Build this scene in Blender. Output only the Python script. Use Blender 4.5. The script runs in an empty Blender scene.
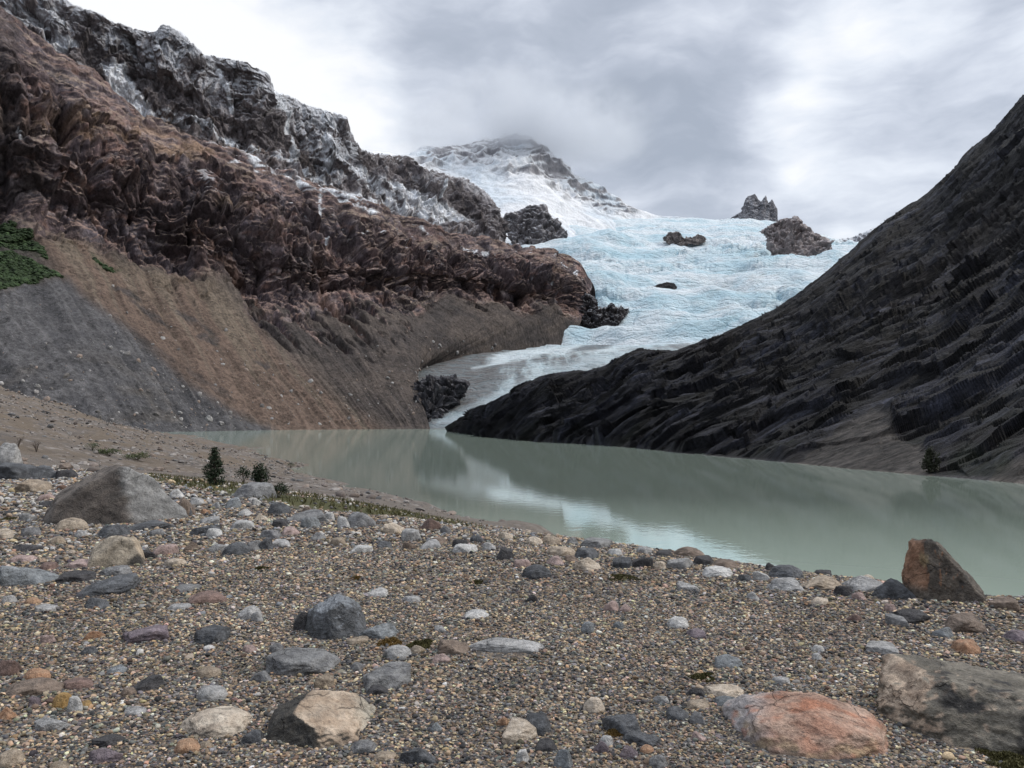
import bpy, bmesh, math, random
import numpy as np
from mathutils import Vector, noise as mnoise

random.seed(7)
RNG = np.random.default_rng(11)
sc = bpy.context.scene
COL = sc.collection
F, W2, H2 = 774.0, 512.0, 384.0
CAMZ = 8.0                      # eye height above the lake, metres
PITCH = math.atan(36 / F)
CP, SP = math.cos(PITCH), math.sin(PITCH)


# ---------------------------------------------------------------- helpers
def at(px, py, d):
    """world point at ground distance d (metres north of the viewpoint) along a sight line"""
    u = (px - W2) / F
    v = (H2 - py) / F
    y = CP - SP * v
    z = SP + CP * v
    return np.array([u * d / y, d, CAMZ + z * d / y])


def sight(p):
    """where world points p (N,3) lie as seen from the viewpoint, used to lay out material zones"""
    x, y, z = p[:, 0], p[:, 1], p[:, 2] - CAMZ
    f = np.maximum(y * CP + z * SP, 0.01)
    up = -y * SP + z * CP
    return W2 + F * x / f, H2 - F * up / f


_perm = np.random.default_rng(3).permutation(512)
_perm = np.concatenate([_perm, _perm, _perm])
_g = np.random.default_rng(4).normal(size=(512, 3))
_g /= np.linalg.norm(_g, axis=1)[:, None]


def perlin(p):
    p = np.asarray(p, np.float32)
    fl = np.floor(p)
    i = fl.astype(np.int32) & 511
    f = p - fl
    w = f * f * f * (f * (f * 6 - 15) + 10)
    x0, y0, z0 = f[:, 0], f[:, 1], f[:, 2]
    wx, wy, wz = w[:, 0], w[:, 1], w[:, 2]
    out = 0
    planes = []
    for cx in (0, 1):
        ax = _perm[(i[:, 0] + cx) & 511] + i[:, 1]
        ys = []
        for cy in (0, 1):
            b = _perm[ax + cy] + i[:, 2]
            zs = []
            for cz in (0, 1):
                h = _perm[b + cz]
                zs.append(_gx[h] * (x0 - cx) + _gy[h] * (y0 - cy) + _gz[h] * (z0 - cz))
            ys.append(zs[0] + wz * (zs[1] - zs[0]))
        planes.append(ys[0] + wy * (ys[1] - ys[0]))
    return (planes[0] + wx * (planes[1] - planes[0])) * np.float32(1.6)


_perm = _perm.astype(np.int32)
_gx, _gy, _gz = (np.ascontiguousarray(_g[:, k], dtype=np.float32) for k in range(3))


def fbm(p, octv=4, gain=0.5, lac=2.03):
    p = np.asarray(p, np.float32); s = np.zeros(len(p), np.float32); a = 1.0; t = 0.0
    for o in range(octv):
        s += a * perlin(p + 17.3 * o); t += a
        p = p * lac; a *= gain
    return s / t


def ridged(p, octv=4, gain=0.5, lac=2.07):
    p = np.asarray(p, np.float32); s = np.zeros(len(p), np.float32); a = 1.0; t = 0.0; prev = 1.0
    for o in range(octv):
        n = (1 - np.abs(perlin(p + 9.1 * o))) ** 2
        s += a * n * prev; t += a
        prev = np.clip(n, 0, 1)
        p = p * lac; a *= gain
    return s / t


_jit = np.random.default_rng(21).uniform(0, 1, (512, 3)).astype(np.float32)
_fg = np.random.default_rng(22).normal(0, .9, (512, 3)).astype(np.float32)
_fa = np.random.default_rng(23).uniform(-.5, .5, 512).astype(np.float32)


def facets(p, seed=0):
    """angular fracture blocks: every cell of a jittered lattice carries its own tilted plane; also gives a value per block"""
    p = np.asarray(p, np.float32) + np.float32(seed * 7.31)
    i = np.floor(p).astype(np.int32)
    best = np.full(len(p), 1e9, np.float32); hid = np.zeros(len(p), np.int32); off = np.zeros_like(p)
    for dx in (-1, 0, 1):
        ax = _perm[(i[:, 0] + dx) & 511]
        for dy in (-1, 0, 1):
            ay = _perm[ax + ((i[:, 1] + dy) & 511)]
            for dz in (-1, 0, 1):
                h = _perm[ay + ((i[:, 2] + dz) & 511)]
                o = p - (i + np.array([dx, dy, dz], np.int32)) - _jit[h]
                d2 = (o * o).sum(1)
                m = d2 < best
                best[m] = d2[m]; hid[m] = h[m]; off[m] = o[m]
    return _fa[hid] + (_fg[hid] * off).sum(1), _fa[(hid * 7 + 3) % 512] * 2


def smooth(a, b, x):
    t = np.clip((x - a) / (b - a), 0, 1)
    return t * t * (3 - 2 * t)


def poly_mask(px, py, poly, soft=4.0):
    """1 inside the polygon, fading over `soft`"""
    poly = np.array(poly, float)
    inside = np.zeros(len(px), bool)
    dist = np.full(len(px), 1e9)
    n = len(poly)
    for k in range(n):
        x1, y1 = poly[k]; x2, y2 = poly[(k + 1) % n]
        cond = (y1 > py) != (y2 > py)
        xin = (x2 - x1) * (py - y1) / ((y2 - y1) or 1e-9) + x1
        inside ^= cond & (px < xin)
        dx, dy = x2 - x1, y2 - y1
        t = np.clip(((px - x1) * dx + (py - y1) * dy) / (dx * dx + dy * dy + 1e-9), 0, 1)
        dist = np.minimum(dist, np.hypot(px - x1 - t * dx, py - y1 - t * dy))
    return smooth(-soft, soft, np.where(inside, dist, -dist))


def line_mask(px, py, line, width):
    dist = np.full(len(px), 1e9)
    for (x1, y1), (x2, y2) in zip(line[:-1], line[1:]):
        dx, dy = x2 - x1, y2 - y1
        t = np.clip(((px - x1) * dx + (py - y1) * dy) / (dx * dx + dy * dy + 1e-9), 0, 1)
        dist = np.minimum(dist, np.hypot(px - x1 - t * dx, py - y1 - t * dy))
    return 1 - smooth(width * 0.4, width, dist)


def mix(a, b, t):
    t = np.asarray(t)
    if t.ndim == 1:
        t = t[:, None]
    return a * (1 - t) + b * t


def rgb(*c):
    return np.array(c, float)


def link(o):
    COL.objects.link(o)
    return o


def prop(o, label=None, cat=None, group=None, kind=None):
    if label: o['label'] = label
    if cat: o['category'] = cat
    if group: o['group'] = group
    if kind: o['kind'] = kind
    return o


def mesh_np(name, verts, faces, mat, smooth_shade=True, cols=None, link_it=True):
    """faces: (M,4) or (M,3) int array"""
    me = bpy.data.meshes.new(name)
    faces = np.asarray(faces, np.int32)
    k = faces.shape[1]
    me.vertices.add(len(verts))
    me.vertices.foreach_set('co', np.asarray(verts, np.float32).ravel())
    me.loops.add(faces.size)
    me.loops.foreach_set('vertex_index', faces.ravel())
    me.polygons.add(len(faces))
    me.polygons.foreach_set('loop_start', np.arange(0, faces.size, k, dtype=np.int32))
    me.polygons.foreach_set('loop_total', np.full(len(faces), k, np.int32))
    me.polygons.foreach_set('use_smooth', np.full(len(faces), smooth_shade, bool))
    me.update(calc_edges=True)
    me.validate()
    if cols is not None:
        a = me.attributes.new('col', 'FLOAT_COLOR', 'POINT')
        c = np.ones((len(verts), 4), np.float32)
        c[:, :3] = cols
        a.data.foreach_set('color', c.ravel())
    if mat: me.materials.append(mat)
    o = bpy.data.objects.new(name, me)
    return link(o) if link_it else o


def grid_faces(nr, nc, wrap=False):
    r = np.arange(nr - 1)[:, None]
    c = np.arange(nc if wrap else nc - 1)[None, :]
    a = r * nc + c
    b = r * nc + (c + 1) % nc
    return np.stack([a, b, b + nc, a + nc], -1).reshape(-1, 4)


def grid_normals(P):
    du = np.gradient(P, axis=1)
    dv = np.gradient(P, axis=0)
    n = np.cross(du, dv)
    n /= np.linalg.norm(n, axis=2)[..., None] + 1e-9
    return n


def catmull(P, t):
    """P (n, ..., 3) sampled at parameters t in [0, n-1]"""
    n = len(P)
    i = np.clip(np.floor(t).astype(int), 0, n - 2)
    f = (t - i).reshape((-1,) + (1,) * (P.ndim - 1))
    p0 = P[np.clip(i - 1, 0, n - 1)]; p1 = P[i]; p2 = P[i + 1]; p3 = P[np.clip(i + 2, 0, n - 1)]
    return 0.5 * (2 * p1 + (p2 - p0) * f + (2 * p0 - 5 * p1 + 4 * p2 - p3) * f ** 2 + (3 * p1 - p0 - 3 * p2 + p3) * f ** 3)


def loft(rows, nu, seg, sharp_u=False):
    """rows: lists of sight-line points (px,py,d); seg: segments between successive rows.
    Gives P (nv,nu,3) and the row parameter of each v."""
    R = []
    for row in rows:
        pts = np.array([at(*q) for q in row])
        q = np.array(row, float)
        if all(len(r) == len(rows[0]) for r in rows):
            s = np.linspace(0, 1, len(row))
        else:
            s = np.concatenate([[0], np.cumsum(np.hypot(np.diff(q[:, 0]), np.diff(q[:, 1])))]); s /= s[-1]
        t = np.interp(np.linspace(0, 1, nu), s, np.arange(len(row)))
        if sharp_u:
            i = np.clip(np.floor(t).astype(int), 0, len(row) - 2); f = (t - i)[:, None]
            R.append(pts[i] * (1 - f) + pts[i + 1] * f)
        else:
            R.append(catmull(pts, t))
    R = np.array(R)
    tv = np.concatenate([np.linspace(k, k + 1, s, endpoint=False) for k, s in enumerate(seg)] + [[len(rows) - 1]])
    return catmull(R, tv), tv


# ---------------------------------------------------------------- node helper
class NT:
    def __init__(self, name):
        self.m = bpy.data.materials.new(name); self.m.use_nodes = True
        self.t = self.m.node_tree; self.n = self.t.nodes; self.n.clear()
        self.out = self.n.new('ShaderNodeOutputMaterial')

    def new(self, kind, **kw):
        x = self.n.new(kind)
        for k, v in kw.items(): setattr(x, k, v)
        return x

    def lk(self, a, b):
        self.t.links.new(a, b)

    def put(self, sock, v):
        if hasattr(v, 'is_output'): self.lk(v, sock)
        elif isinstance(v, (tuple, list)) and len(v) == 3 and sock.type == 'RGBA': sock.default_value = (*v, 1)
        else: sock.default_value = v

    def coord(self, which='Object'):
        return self.new('ShaderNodeTexCoord').outputs[which]

    def mapping(self, vec, scale=(1, 1, 1), rot=(0, 0, 0)):
        x = self.new('ShaderNodeMapping'); self.lk(vec, x.inputs['Vector'])
        x.inputs['Scale'].default_value = scale; x.inputs['Rotation'].default_value = rot
        return x.outputs[0]

    def noise(self, vec, scale, detail=4, rough=0.55, out='Fac', dist=0.0):
        x = self.new('ShaderNodeTexNoise'); self.lk(vec, x.inputs['Vector'])
        x.inputs['Scale'].default_value = scale; x.inputs['Detail'].default_value = detail
        x.inputs['Roughness'].default_value = rough; x.inputs['Distortion'].default_value = dist
        return x.outputs[out]

    def voro(self, vec, scale, feature='F1', out='Distance'):
        x = self.new('ShaderNodeTexVoronoi', feature=feature); self.lk(vec, x.inputs['Vector'])
        x.inputs['Scale'].default_value = scale
        return x.outputs[out]

    def ramp(self, fac, stops, interp='LINEAR'):
        x = self.new('ShaderNodeValToRGB'); self.lk(fac, x.inputs[0])
        r = x.color_ramp; r.interpolation = interp
        while len(r.elements) < len(stops): r.elements.new(0.5)
        for e, (p, c) in zip(r.elements, stops):
            e.position = p; e.color = (*c, 1) if len(c) == 3 else c
        return x.outputs[0]

    def rng(self, v, a, b, c=0.0, d=1.0):
        x = self.new('ShaderNodeMapRange'); x.interpolation_type = 'SMOOTHSTEP'
        self.put(x.inputs[0], v)
        for i, q in enumerate((a, b, c, d)): x.inputs[i + 1].default_value = q
        return x.outputs[0]

    def math(self, op, a, b=0.0, c=0.0):
        x = self.new('ShaderNodeMath', operation=op)
        for s, v in zip(x.inputs, (a, b, c)): self.put(s, v)
        return x.outputs[0]

    def mixc(self, fac, a, b, blend='MIX'):
        x = self.new('ShaderNodeMix', data_type='RGBA', blend_type=blend)
        self.put(x.inputs[0], fac); self.put(x.inputs[6], a); self.put(x.inputs[7], b)
        return x.outputs[2]

    def attr(self, name, kind='GEOMETRY', out='Color'):
        x = self.new('ShaderNodeAttribute', attribute_name=name, attribute_type=kind)
        return x.outputs[out]

    def bump(self, h, strength=0.5, dist=0.1, normal=None):
        x = self.new('ShaderNodeBump'); self.lk(h, x.inputs['Height'])
        x.inputs['Strength'].default_value = strength; x.inputs['Distance'].default_value = dist
        if normal is not None: self.lk(normal, x.inputs['Normal'])
        return x.outputs[0]

    def principled(self, color, rough=0.9, normal=None, spec=0.3, **kw):
        x = self.new('ShaderNodeBsdfPrincipled')
        self.put(x.inputs['Base Color'], color); self.put(x.inputs['Roughness'], rough)
        self.put(x.inputs['Specular IOR Level'], spec)
        if normal is not None: self.lk(normal, x.inputs['Normal'])
        for k, v in kw.items(): self.put(x.inputs[k], v)
        self.lk(x.outputs[0], self.out.inputs['Surface'])
        return x


def terrain_material(name, fine, strength=0.6, rough=0.92, spec=0.2, vary=0.35, block=None, squash=(1, 1, .55), bed=False, bvary=.3):
    """vertex colour carries the rock, scree and snow zones; noise and fracture cells add what is finer than the mesh"""
    m = NT(name)
    c = m.attr('bed', out='Vector') if bed else m.mapping(m.coord(), squash)
    n1 = m.noise(c, fine, 7, 0.68)
    n2 = m.noise(c, fine * 4.3, 5, 0.65)
    k = m.math('ADD', m.rng(n1, 0.3, 0.7, 1 - vary, 1 + vary), m.rng(n2, .35, .65, -vary * .45, vary * .45))
    h = m.math('ADD', n1, m.math('MULTIPLY', n2, 0.35))
    if block:
        w = m.new('ShaderNodeVectorMath', operation='SCALE'); m.lk(m.noise(c, block * 1.3, 3, .6, 'Color'), w.inputs[0]); w.inputs['Scale'].default_value = .9 / block
        cc = m.new('ShaderNodeVectorMath', operation='ADD'); m.lk(c, cc.inputs[0]); m.lk(w.outputs[0], cc.inputs[1])
        for q, g in ((block, .8), (block * 2.9, .38)):
            sp = m.new('ShaderNodeSeparateColor'); m.lk(m.voro(cc.outputs[0], q, 'F1', 'Color'), sp.inputs[0])
            h = m.math('ADD', h, m.math('MULTIPLY', sp.outputs[0], g))
            k = m.math('ADD', k, m.math('MULTIPLY', m.math('SUBTRACT', sp.outputs[1], .5), bvary * (1 if q == block else .8)))
    cb = m.new('ShaderNodeCombineXYZ')
    for i in range(3): m.lk(k, cb.inputs[i])
    col = m.mixc(1.0, m.attr('col'), cb.outputs[0], 'MULTIPLY')
    m.principled(col, rough, m.bump(h, strength, 1.1 / fine), spec)
    return m.m


def vec_attr(o, name, V):
    a = o.data.attributes.new(name, 'FLOAT_VECTOR', 'POINT'); a.data.foreach_set('vector', np.asarray(V, np.float32).ravel())
# ---------------------------------------------------------------- brown mountain on the left
def build_left_mountain():
    foot = [(-150, 438, 400), (0, 437, 455), (150, 435, 510), (215, 434, 555), (280, 433, 612), (345, 432.5, 648), (400, 432, 672),
            (430, 431, 688), (416, 410, 735), (402, 388, 800), (440, 364, 920), (560, 350, 1120)]
    talus = [(-330, 190, 620), (-130, 208, 680), (30, 226, 740), (120, 258, 790), (190, 274, 830), (255, 300, 852), (320, 305, 890),
             (385, 298, 940), (425, 296, 1000), (480, 300, 1060), (545, 306, 1120), (584, 318, 1190)]
    front = [(-300, -60, 800), (-90, -10, 830), (45, 64, 880), (130, 124, 930), (205, 154, 970), (300, 192, 1010), (375, 218, 1050),
             (430, 238, 1110), (480, 248, 1160), (535, 258, 1200), (575, 271, 1235), (592, 289, 1262)]
    back = [(-280, -80, 900), (-70, -25, 930), (80, 68, 975), (165, 126, 1015), (245, 155, 1055), (335, 192, 1090), (412, 221, 1140),
            (455, 234, 1190), (500, 244, 1230), (545, 254, 1270), (580, 265, 1290), (595, 290, 1305)]
    rear = [(px + 10, py + 70, d + 200) for px, py, d in back]
    mid = [(0.45 * a[0] + 0.55 * b[0], 0.45 * a[1] + 0.55 * b[1], a[2] + 0.42 * (b[2] - a[2])) for a, b in zip(talus, front)]
    P, tv = loft([foot, talus, mid, front, back, rear], 860, [190, 130, 150, 40, 14])
    nv, nu = P.shape[:2]
    V = P.reshape(-1, 3).copy()
    N = grid_normals(P).reshape(-1, 3)
    if N[:, 1].mean() > 0: N = -N
    t = np.repeat(tv, nu)
    u = np.tile(np.linspace(0, 1, nu), nv)
    px, py = sight(V)
    # which vertices are scree and which are cliff; the border wanders
    wn = fbm(V / 60, 3) * 12
    wpx, wpy = px + wn, py + fbm(V / 45 + 50, 3) * 10
    tongue = poly_mask(wpx, wpy, [(235, 280), (300, 290), (430, 300), (415, 335), (385, 360), (350, 398), (325, 380), (300, 362), (262, 328)], 12)
    cliff = smooth(0.72, 1.42, t + 0.35 * fbm(V * [1 / 55, 1 / 55, 1 / 80], 4) + .42 * tongue * smooth(-.15, .3, fbm(np.stack([(V[:, 0] * .76 + V[:, 1] * .65) / 16, t * 3, t * 0], 1), 4, .6)))
    # displacement: buttresses and gullies running down the face, then ledges along it
    wv = V + np.stack([fbm(V / 90 + 71, 3), fbm(V / 90 + 72, 3), fbm(V / 90 + 73, 3)], 1) * 22
    d1 = (ridged(wv * [1 / 105, 1 / 105, 1 / 230], 6, .55) - 0.45) * 46
    d2 = fbm(wv * [1 / 36, 1 / 36, 1 / 52] + 7, 6, 0.6) * 16
    strike = V[:, 0] * .76 + V[:, 1] * .65
    led = t * 3.6 + .9 * fbm(np.stack([strike / 190, t * .5, t * 0], 1) + 3, 4) + .25 * fbm(V / 45 + 8, 3)
    saw = led - np.floor(led)
    gate = smooth(-.25, .15, perlin(np.stack([strike / 85, np.floor(led) * 5.3, t * 0 + .5], 1)))
    d3 = (smooth(0, 0.30, saw) * (1 - saw) - .25) * 17 * gate
    led2 = t * 12 + 1.3 * fbm(np.stack([strike / 120, t, t * 0], 1) + 13, 4) + .4 * fbm(V / 30 + 18, 3); saw2 = led2 - np.floor(led2)
    gate2 = smooth(-.1, .25, perlin(np.stack([strike / 45, np.floor(led2) * 3.3, t * 0 + .5], 1)))
    d4 = (smooth(0, 0.3, saw2) * (1 - saw2) - .25) * 6.5 * gate2
    gl_ = strike / 105 + .35 * fbm(np.stack([strike / 200, t * 1.3, t * 0], 1) + 44, 3)
    def gully(k, sd, p):          # sharp-floored chutes that run down the face
        return (1 - np.abs(perlin(np.stack([gl_ * k, t * .30 + sd, t * 0 + .3], 1)))) ** p
    def rib(wl, sd):              # angular upright ribs between joints
        q = strike / wl + .9 * fbm(np.stack([strike / (wl * 5), t * 2.2, t * 0], 1) + sd, 3) + .22 * fbm(V / 20 + sd, 2); f = q - np.floor(q)
        r_ = perlin(np.stack([np.floor(q) * 3.1, t * 2.6 + np.floor(q) * .7, t * 0 + sd], 1))
        return (np.minimum(f / .7, (1 - f) / .3) - .5) * (.7 + r_) + .8 * r_
    d1 = d1 * .5 - 34 * gully(1.25, 3, 5) - 20 * gully(3.1, 9, 5) - 8 * gully(7.0, 15, 4) + 4.6 * rib(27, 2) + 2.4 * rib(12, 6) + 1.5 * rib(5.5, 11)
    d5 = (ridged(wv * [1 / 26, 1 / 26, 1 / 48] + 31, 5, .6) - 0.45) * 11
    d6 = (ridged(wv * [1 / 11, 1 / 11, 1 / 17] + 51, 4, .62) - 0.45) * 5.5
    col_ = (V[:, 0] * .76 + V[:, 1] * .65) / 13 + 1.6 * fbm(V / 50 + 5, 3); sc_ = col_ - np.floor(col_)
    d7 = (np.minimum(sc_ / .7, (1 - sc_) / .3) - .5) * 3 * smooth(-.1, .35, fbm(V / 65 + 24, 3))      # upright columns
    fw = V + np.stack([fbm(V / 24 + 81, 3), fbm(V / 24 + 82, 3), fbm(V / 24 + 83, 3)], 1) * 5
    f1, k1 = facets(fw / [52, 52, 60], 1); f2, k2 = facets(fw / [21, 21, 26], 2); f3, k3 = facets(fw / [8.5, 8.5, 11], 3)
    rock = .75 * d1 + .25 * d2 + .8 * d3 + .7 * d4 + .15 * d5 + .3 * d6 + 12 * f1 + 6.5 * f2 + 2.4 * f3
    blockc = 1 + .16 * k1 + .16 * k2 + .14 * k3
    edge = smooth(0.0, 0.05, u) * (1 - 0.75 * smooth(0.90, 1.0, u))
    top = 1 - 0.75 * smooth(2.3, 3.05, t)
    # scree: shallow runnels down the fall line
    fall = np.stack([u * 62 + .5 * fbm(V / 70 + 2, 3), t * 1.2, np.zeros(len(V))], 1)
    run = fbm(fall, 4, 0.6)
    strk = fbm(fall * [2.2, .5, 1] + 25, 4, .65)
    spx, spy = px + 14 * strk + 10 * run, py + 8 * strk
    d_scree = (run * 5.0 + strk * 1.6) * (1 - .75 * smooth(.52, .66, u)) + fbm(V / 9, 3) * 0.8
    foot_fade = smooth(0.0, 0.12, t)
    V += N * ((cliff * rock * top * edge) + (1 - cliff) * d_scree * foot_fade)[:, None]
    N2 = grid_normals(V.reshape(nv, nu, 3)).reshape(-1, 3)
    if N2[:, 1].mean() > 0: N2 = -N2
    flat = N2[:, 2]
    # ---- rock colours
    a = fbm(V / [70, 70, 35], 4); b = fbm(V / [22, 22, 12] + 40, 4, 0.6); c = fbm(V / [160, 160, 60] + 80, 3)
    strat = fbm(np.stack([t * 14 + 0.8 * a, u * 2.5, c], 1), 4, 0.6)
    C = mix(rgb(.088, .064, .062), rgb(.142, .100, .088), smooth(-.35, .4, a + .4 * strat))
    C = mix(C, rgb(.040, .034, .037), .9 * smooth(.05, .42, b + .25 * strat))
    C = mix(C, rgb(.20, .145, .122), .8 * smooth(.02, .42, strat * .6 + .5 * c - .3 * b))
    C = mix(C, rgb(.055, .047, .052), .7 * smooth(.1, .45, d1 / -30 + .5 * a))
    C = mix(C, rgb(.20, .15, .10), .8 * smooth(.3, .62, c + .5 * a) * smooth(1.2, 2.4, t))
    C = mix(C, rgb(.08, .074, .082), .75 * smooth(.0, .35, fbm(V / 48 + 21, 3)))
    C = mix(C, mix(rgb(.175, .128, .105), rgb(.20, .162, .125), smooth(-.2, .3, a)), .85 * smooth(.48, .74, flat + .2 * b))   # debris on the ledges, its colour lightened as if lit from above
    C = mix(C, rgb(.046, .038, .041), (.55 * smooth(.34, .08, flat + .15 * b)))                                               # bare steep risers, darkened in colour to stand in for shade
    gcol = (1 - np.abs(perlin(np.stack([gl_ * 1.25, t * .35 + 3, t * 0 + .3], 1)))) ** 6
    C = mix(C, rgb(.165, .113, .090), .7 * smooth(.55, .95, gcol) * smooth(2.6, 1.6, t))                                   # rubble in the gullies
    # ochre bench below the upper cliffs
    C = mix(C, rgb(.22, .155, .10), .6 * line_mask(wpx, wpy, [(45, 108), (90, 130), (140, 128), (205, 150)], 11) * smooth(-.3, .3, b))
    C = mix(C, rgb(.036, .032, .033), .7 * poly_mask(wpx, wpy, [(-30, 0), (22, 20), (24, 70), (34, 140), (40, 190), (24, 200), (-30, 190)], 8))
    C = mix(C, rgb(.20, .130, .106), .6 * smooth(.12, .4, fbm(V / [30, 30, 14] + 121, 4, .65)))
    C = mix(C, rgb(.16, .142, .140), .6 * smooth(.12, .4, fbm(V / [16, 16, 24] + 151, 4, .65)))
    C = C * [1.52, 1.46, 1.50] * blockc[:, None]
    # ---- scree colours
    S = mix(rgb(.062, .053, .050), rgb(.098, .080, .070), smooth(-.4, .4, .6 * run + a))
    calm = 1 - .75 * smooth(.52, .66, u)
    brown = poly_mask(.5 * wpx + .5 * spx, spy, [(28, 236), (75, 228), (124, 262), (187, 270), (230, 297), (262, 330), (295, 363), (340, 400), (400, 440),
                                 (276, 440), (233, 414), (183, 381), (133, 334), (83, 298), (60, 275), (44, 250)], 12)
    Bc = mix(rgb(.140, .100, .079), rgb(.165, .132, .102), smooth(-.1, .35, fbm(fall * [1, .5, 1] + 5, 4, .6) + (py - px * .55 - 215) * -.006))
    Bc = mix(Bc, rgb(.115, .092, .077), .5 * smooth(.1, .5, fbm(fall * [2.6, 1, 1] + 15, 3)))
    S = mix(S, Bc, brown)
    grey = poly_mask(.4 * px + .6 * spx, spy, [(-80, 320), (0, 296), (20, 285), (40, 281), (67, 277), (83, 297), (133, 333), (183, 380), (233, 413), (273, 428), (276, 445), (-80, 470)], 7)
    Gc = mix(rgb(.072, .071, .076), rgb(.105, .102, .105), smooth(-.35, .35, run + .6 * b))
    Gc = mix(Gc, rgb(.125, .108, .09), .55 * smooth(.05, .4, fbm(V / 40 + 9, 3)) * smooth(330, 410, py))
    S = mix(S, Gc, grey)
    gul = np.maximum(line_mask(wpx, wpy, [(112, 284), (140, 303), (170, 326)], 3.5), line_mask(wpx, wpy, [(181, 314), (200, 328), (216, 341)], 4))
    gul = np.maximum(gul, np.maximum(line_mask(wpx, wpy, [(258, 361), (270, 366)], 6), line_mask(wpx, wpy, [(140, 338), (180, 366), (235, 402)], 3) * .6))
    S = mix(S, rgb(.055, .050, .05), .8 * gul * smooth(-.4, .1, b))
    S = S * (1 + .40 * calm * np.clip(strk + .6 * run, -.8, .8))[:, None]
    S = mix(S, rgb(.046, .040, .040), .7 * (1 - calm) * smooth(.05, .3, fbm(V / [34, 34, 22] + 201, 5, .62)))
    S = mix(S, rgb(.30, .28, .27), .8 * smooth(.62, .75, fbm(V / 2.6 + 60, 2)))
    cl2 = smooth(.12, .62, cliff + .25 * b) * (1 - np.maximum(brown, grey) * (1 - .85 * smooth(1.1, 1.4, t)))
    C = mix(S, C, cl2)
    # green scrub slope
    veg = np.maximum(poly_mask(wpx, wpy, [(-60, 205), (7, 213), (33, 230), (48, 257), (27, 250), (-60, 232)], 2.5),
                     poly_mask(wpx, wpy, [(-60, 245), (0, 247), (33, 257), (66, 278), (45, 283), (20, 289), (-60, 312)], 2.5))
    veg = np.maximum(veg, .8 * poly_mask(wpx, wpy, [(88, 253), (124, 266), (112, 267)], 2))
    C = mix(C, mix(rgb(.020, .034, .016), rgb(.045, .06, .026), smooth(-.3, .3, b)), veg)
    # snow on the bench under the upper cliffs
    sn = line_mask(wpx, wpy - 6, [(150, 104), (187, 116), (214, 128), (254, 150), (290, 162), (334, 182), (375, 203)], 6.5) * smooth(-.05, .15, b + .25 * a)
    sn = np.maximum(sn, line_mask(px + .2 * wn, py, [(322, 186), (323, 205), (326, 222), (329, 236)], 1.9) * smooth(-.2, .05, fbm(V / 9, 2)))
    sn = np.maximum(sn, line_mask(px + .2 * wn, py, [(21, 120), (20, 150)], 2.0) * smooth(0, .2, fbm(V / 8 + 3, 2)))
    sn = np.maximum(sn, smooth(.30, .42, fbm(V / 30 + 90, 4, .6) + .3 * (flat - .6)) * smooth(2.1, 2.7, t) * smooth(150, 260, px) * .9)
    sn = np.maximum(sn, smooth(.40, .48, fbm(V / 14 + 190, 3, .6)) * smooth(500, 520, px) * smooth(300, 260, py) * .8)
    C = mix(C, rgb(.72, .75, .80), sn)
    o = mesh_np('mountain_brown', V, grid_faces(nv, nu), terrain_material('brown_rock', .30, 1.0, block=.11, bvary=.42), True, np.clip(C, 0, 1))
    return prop(o, kind='structure'), V.reshape(nv, nu, 3), veg.reshape(nv, nu)


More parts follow.
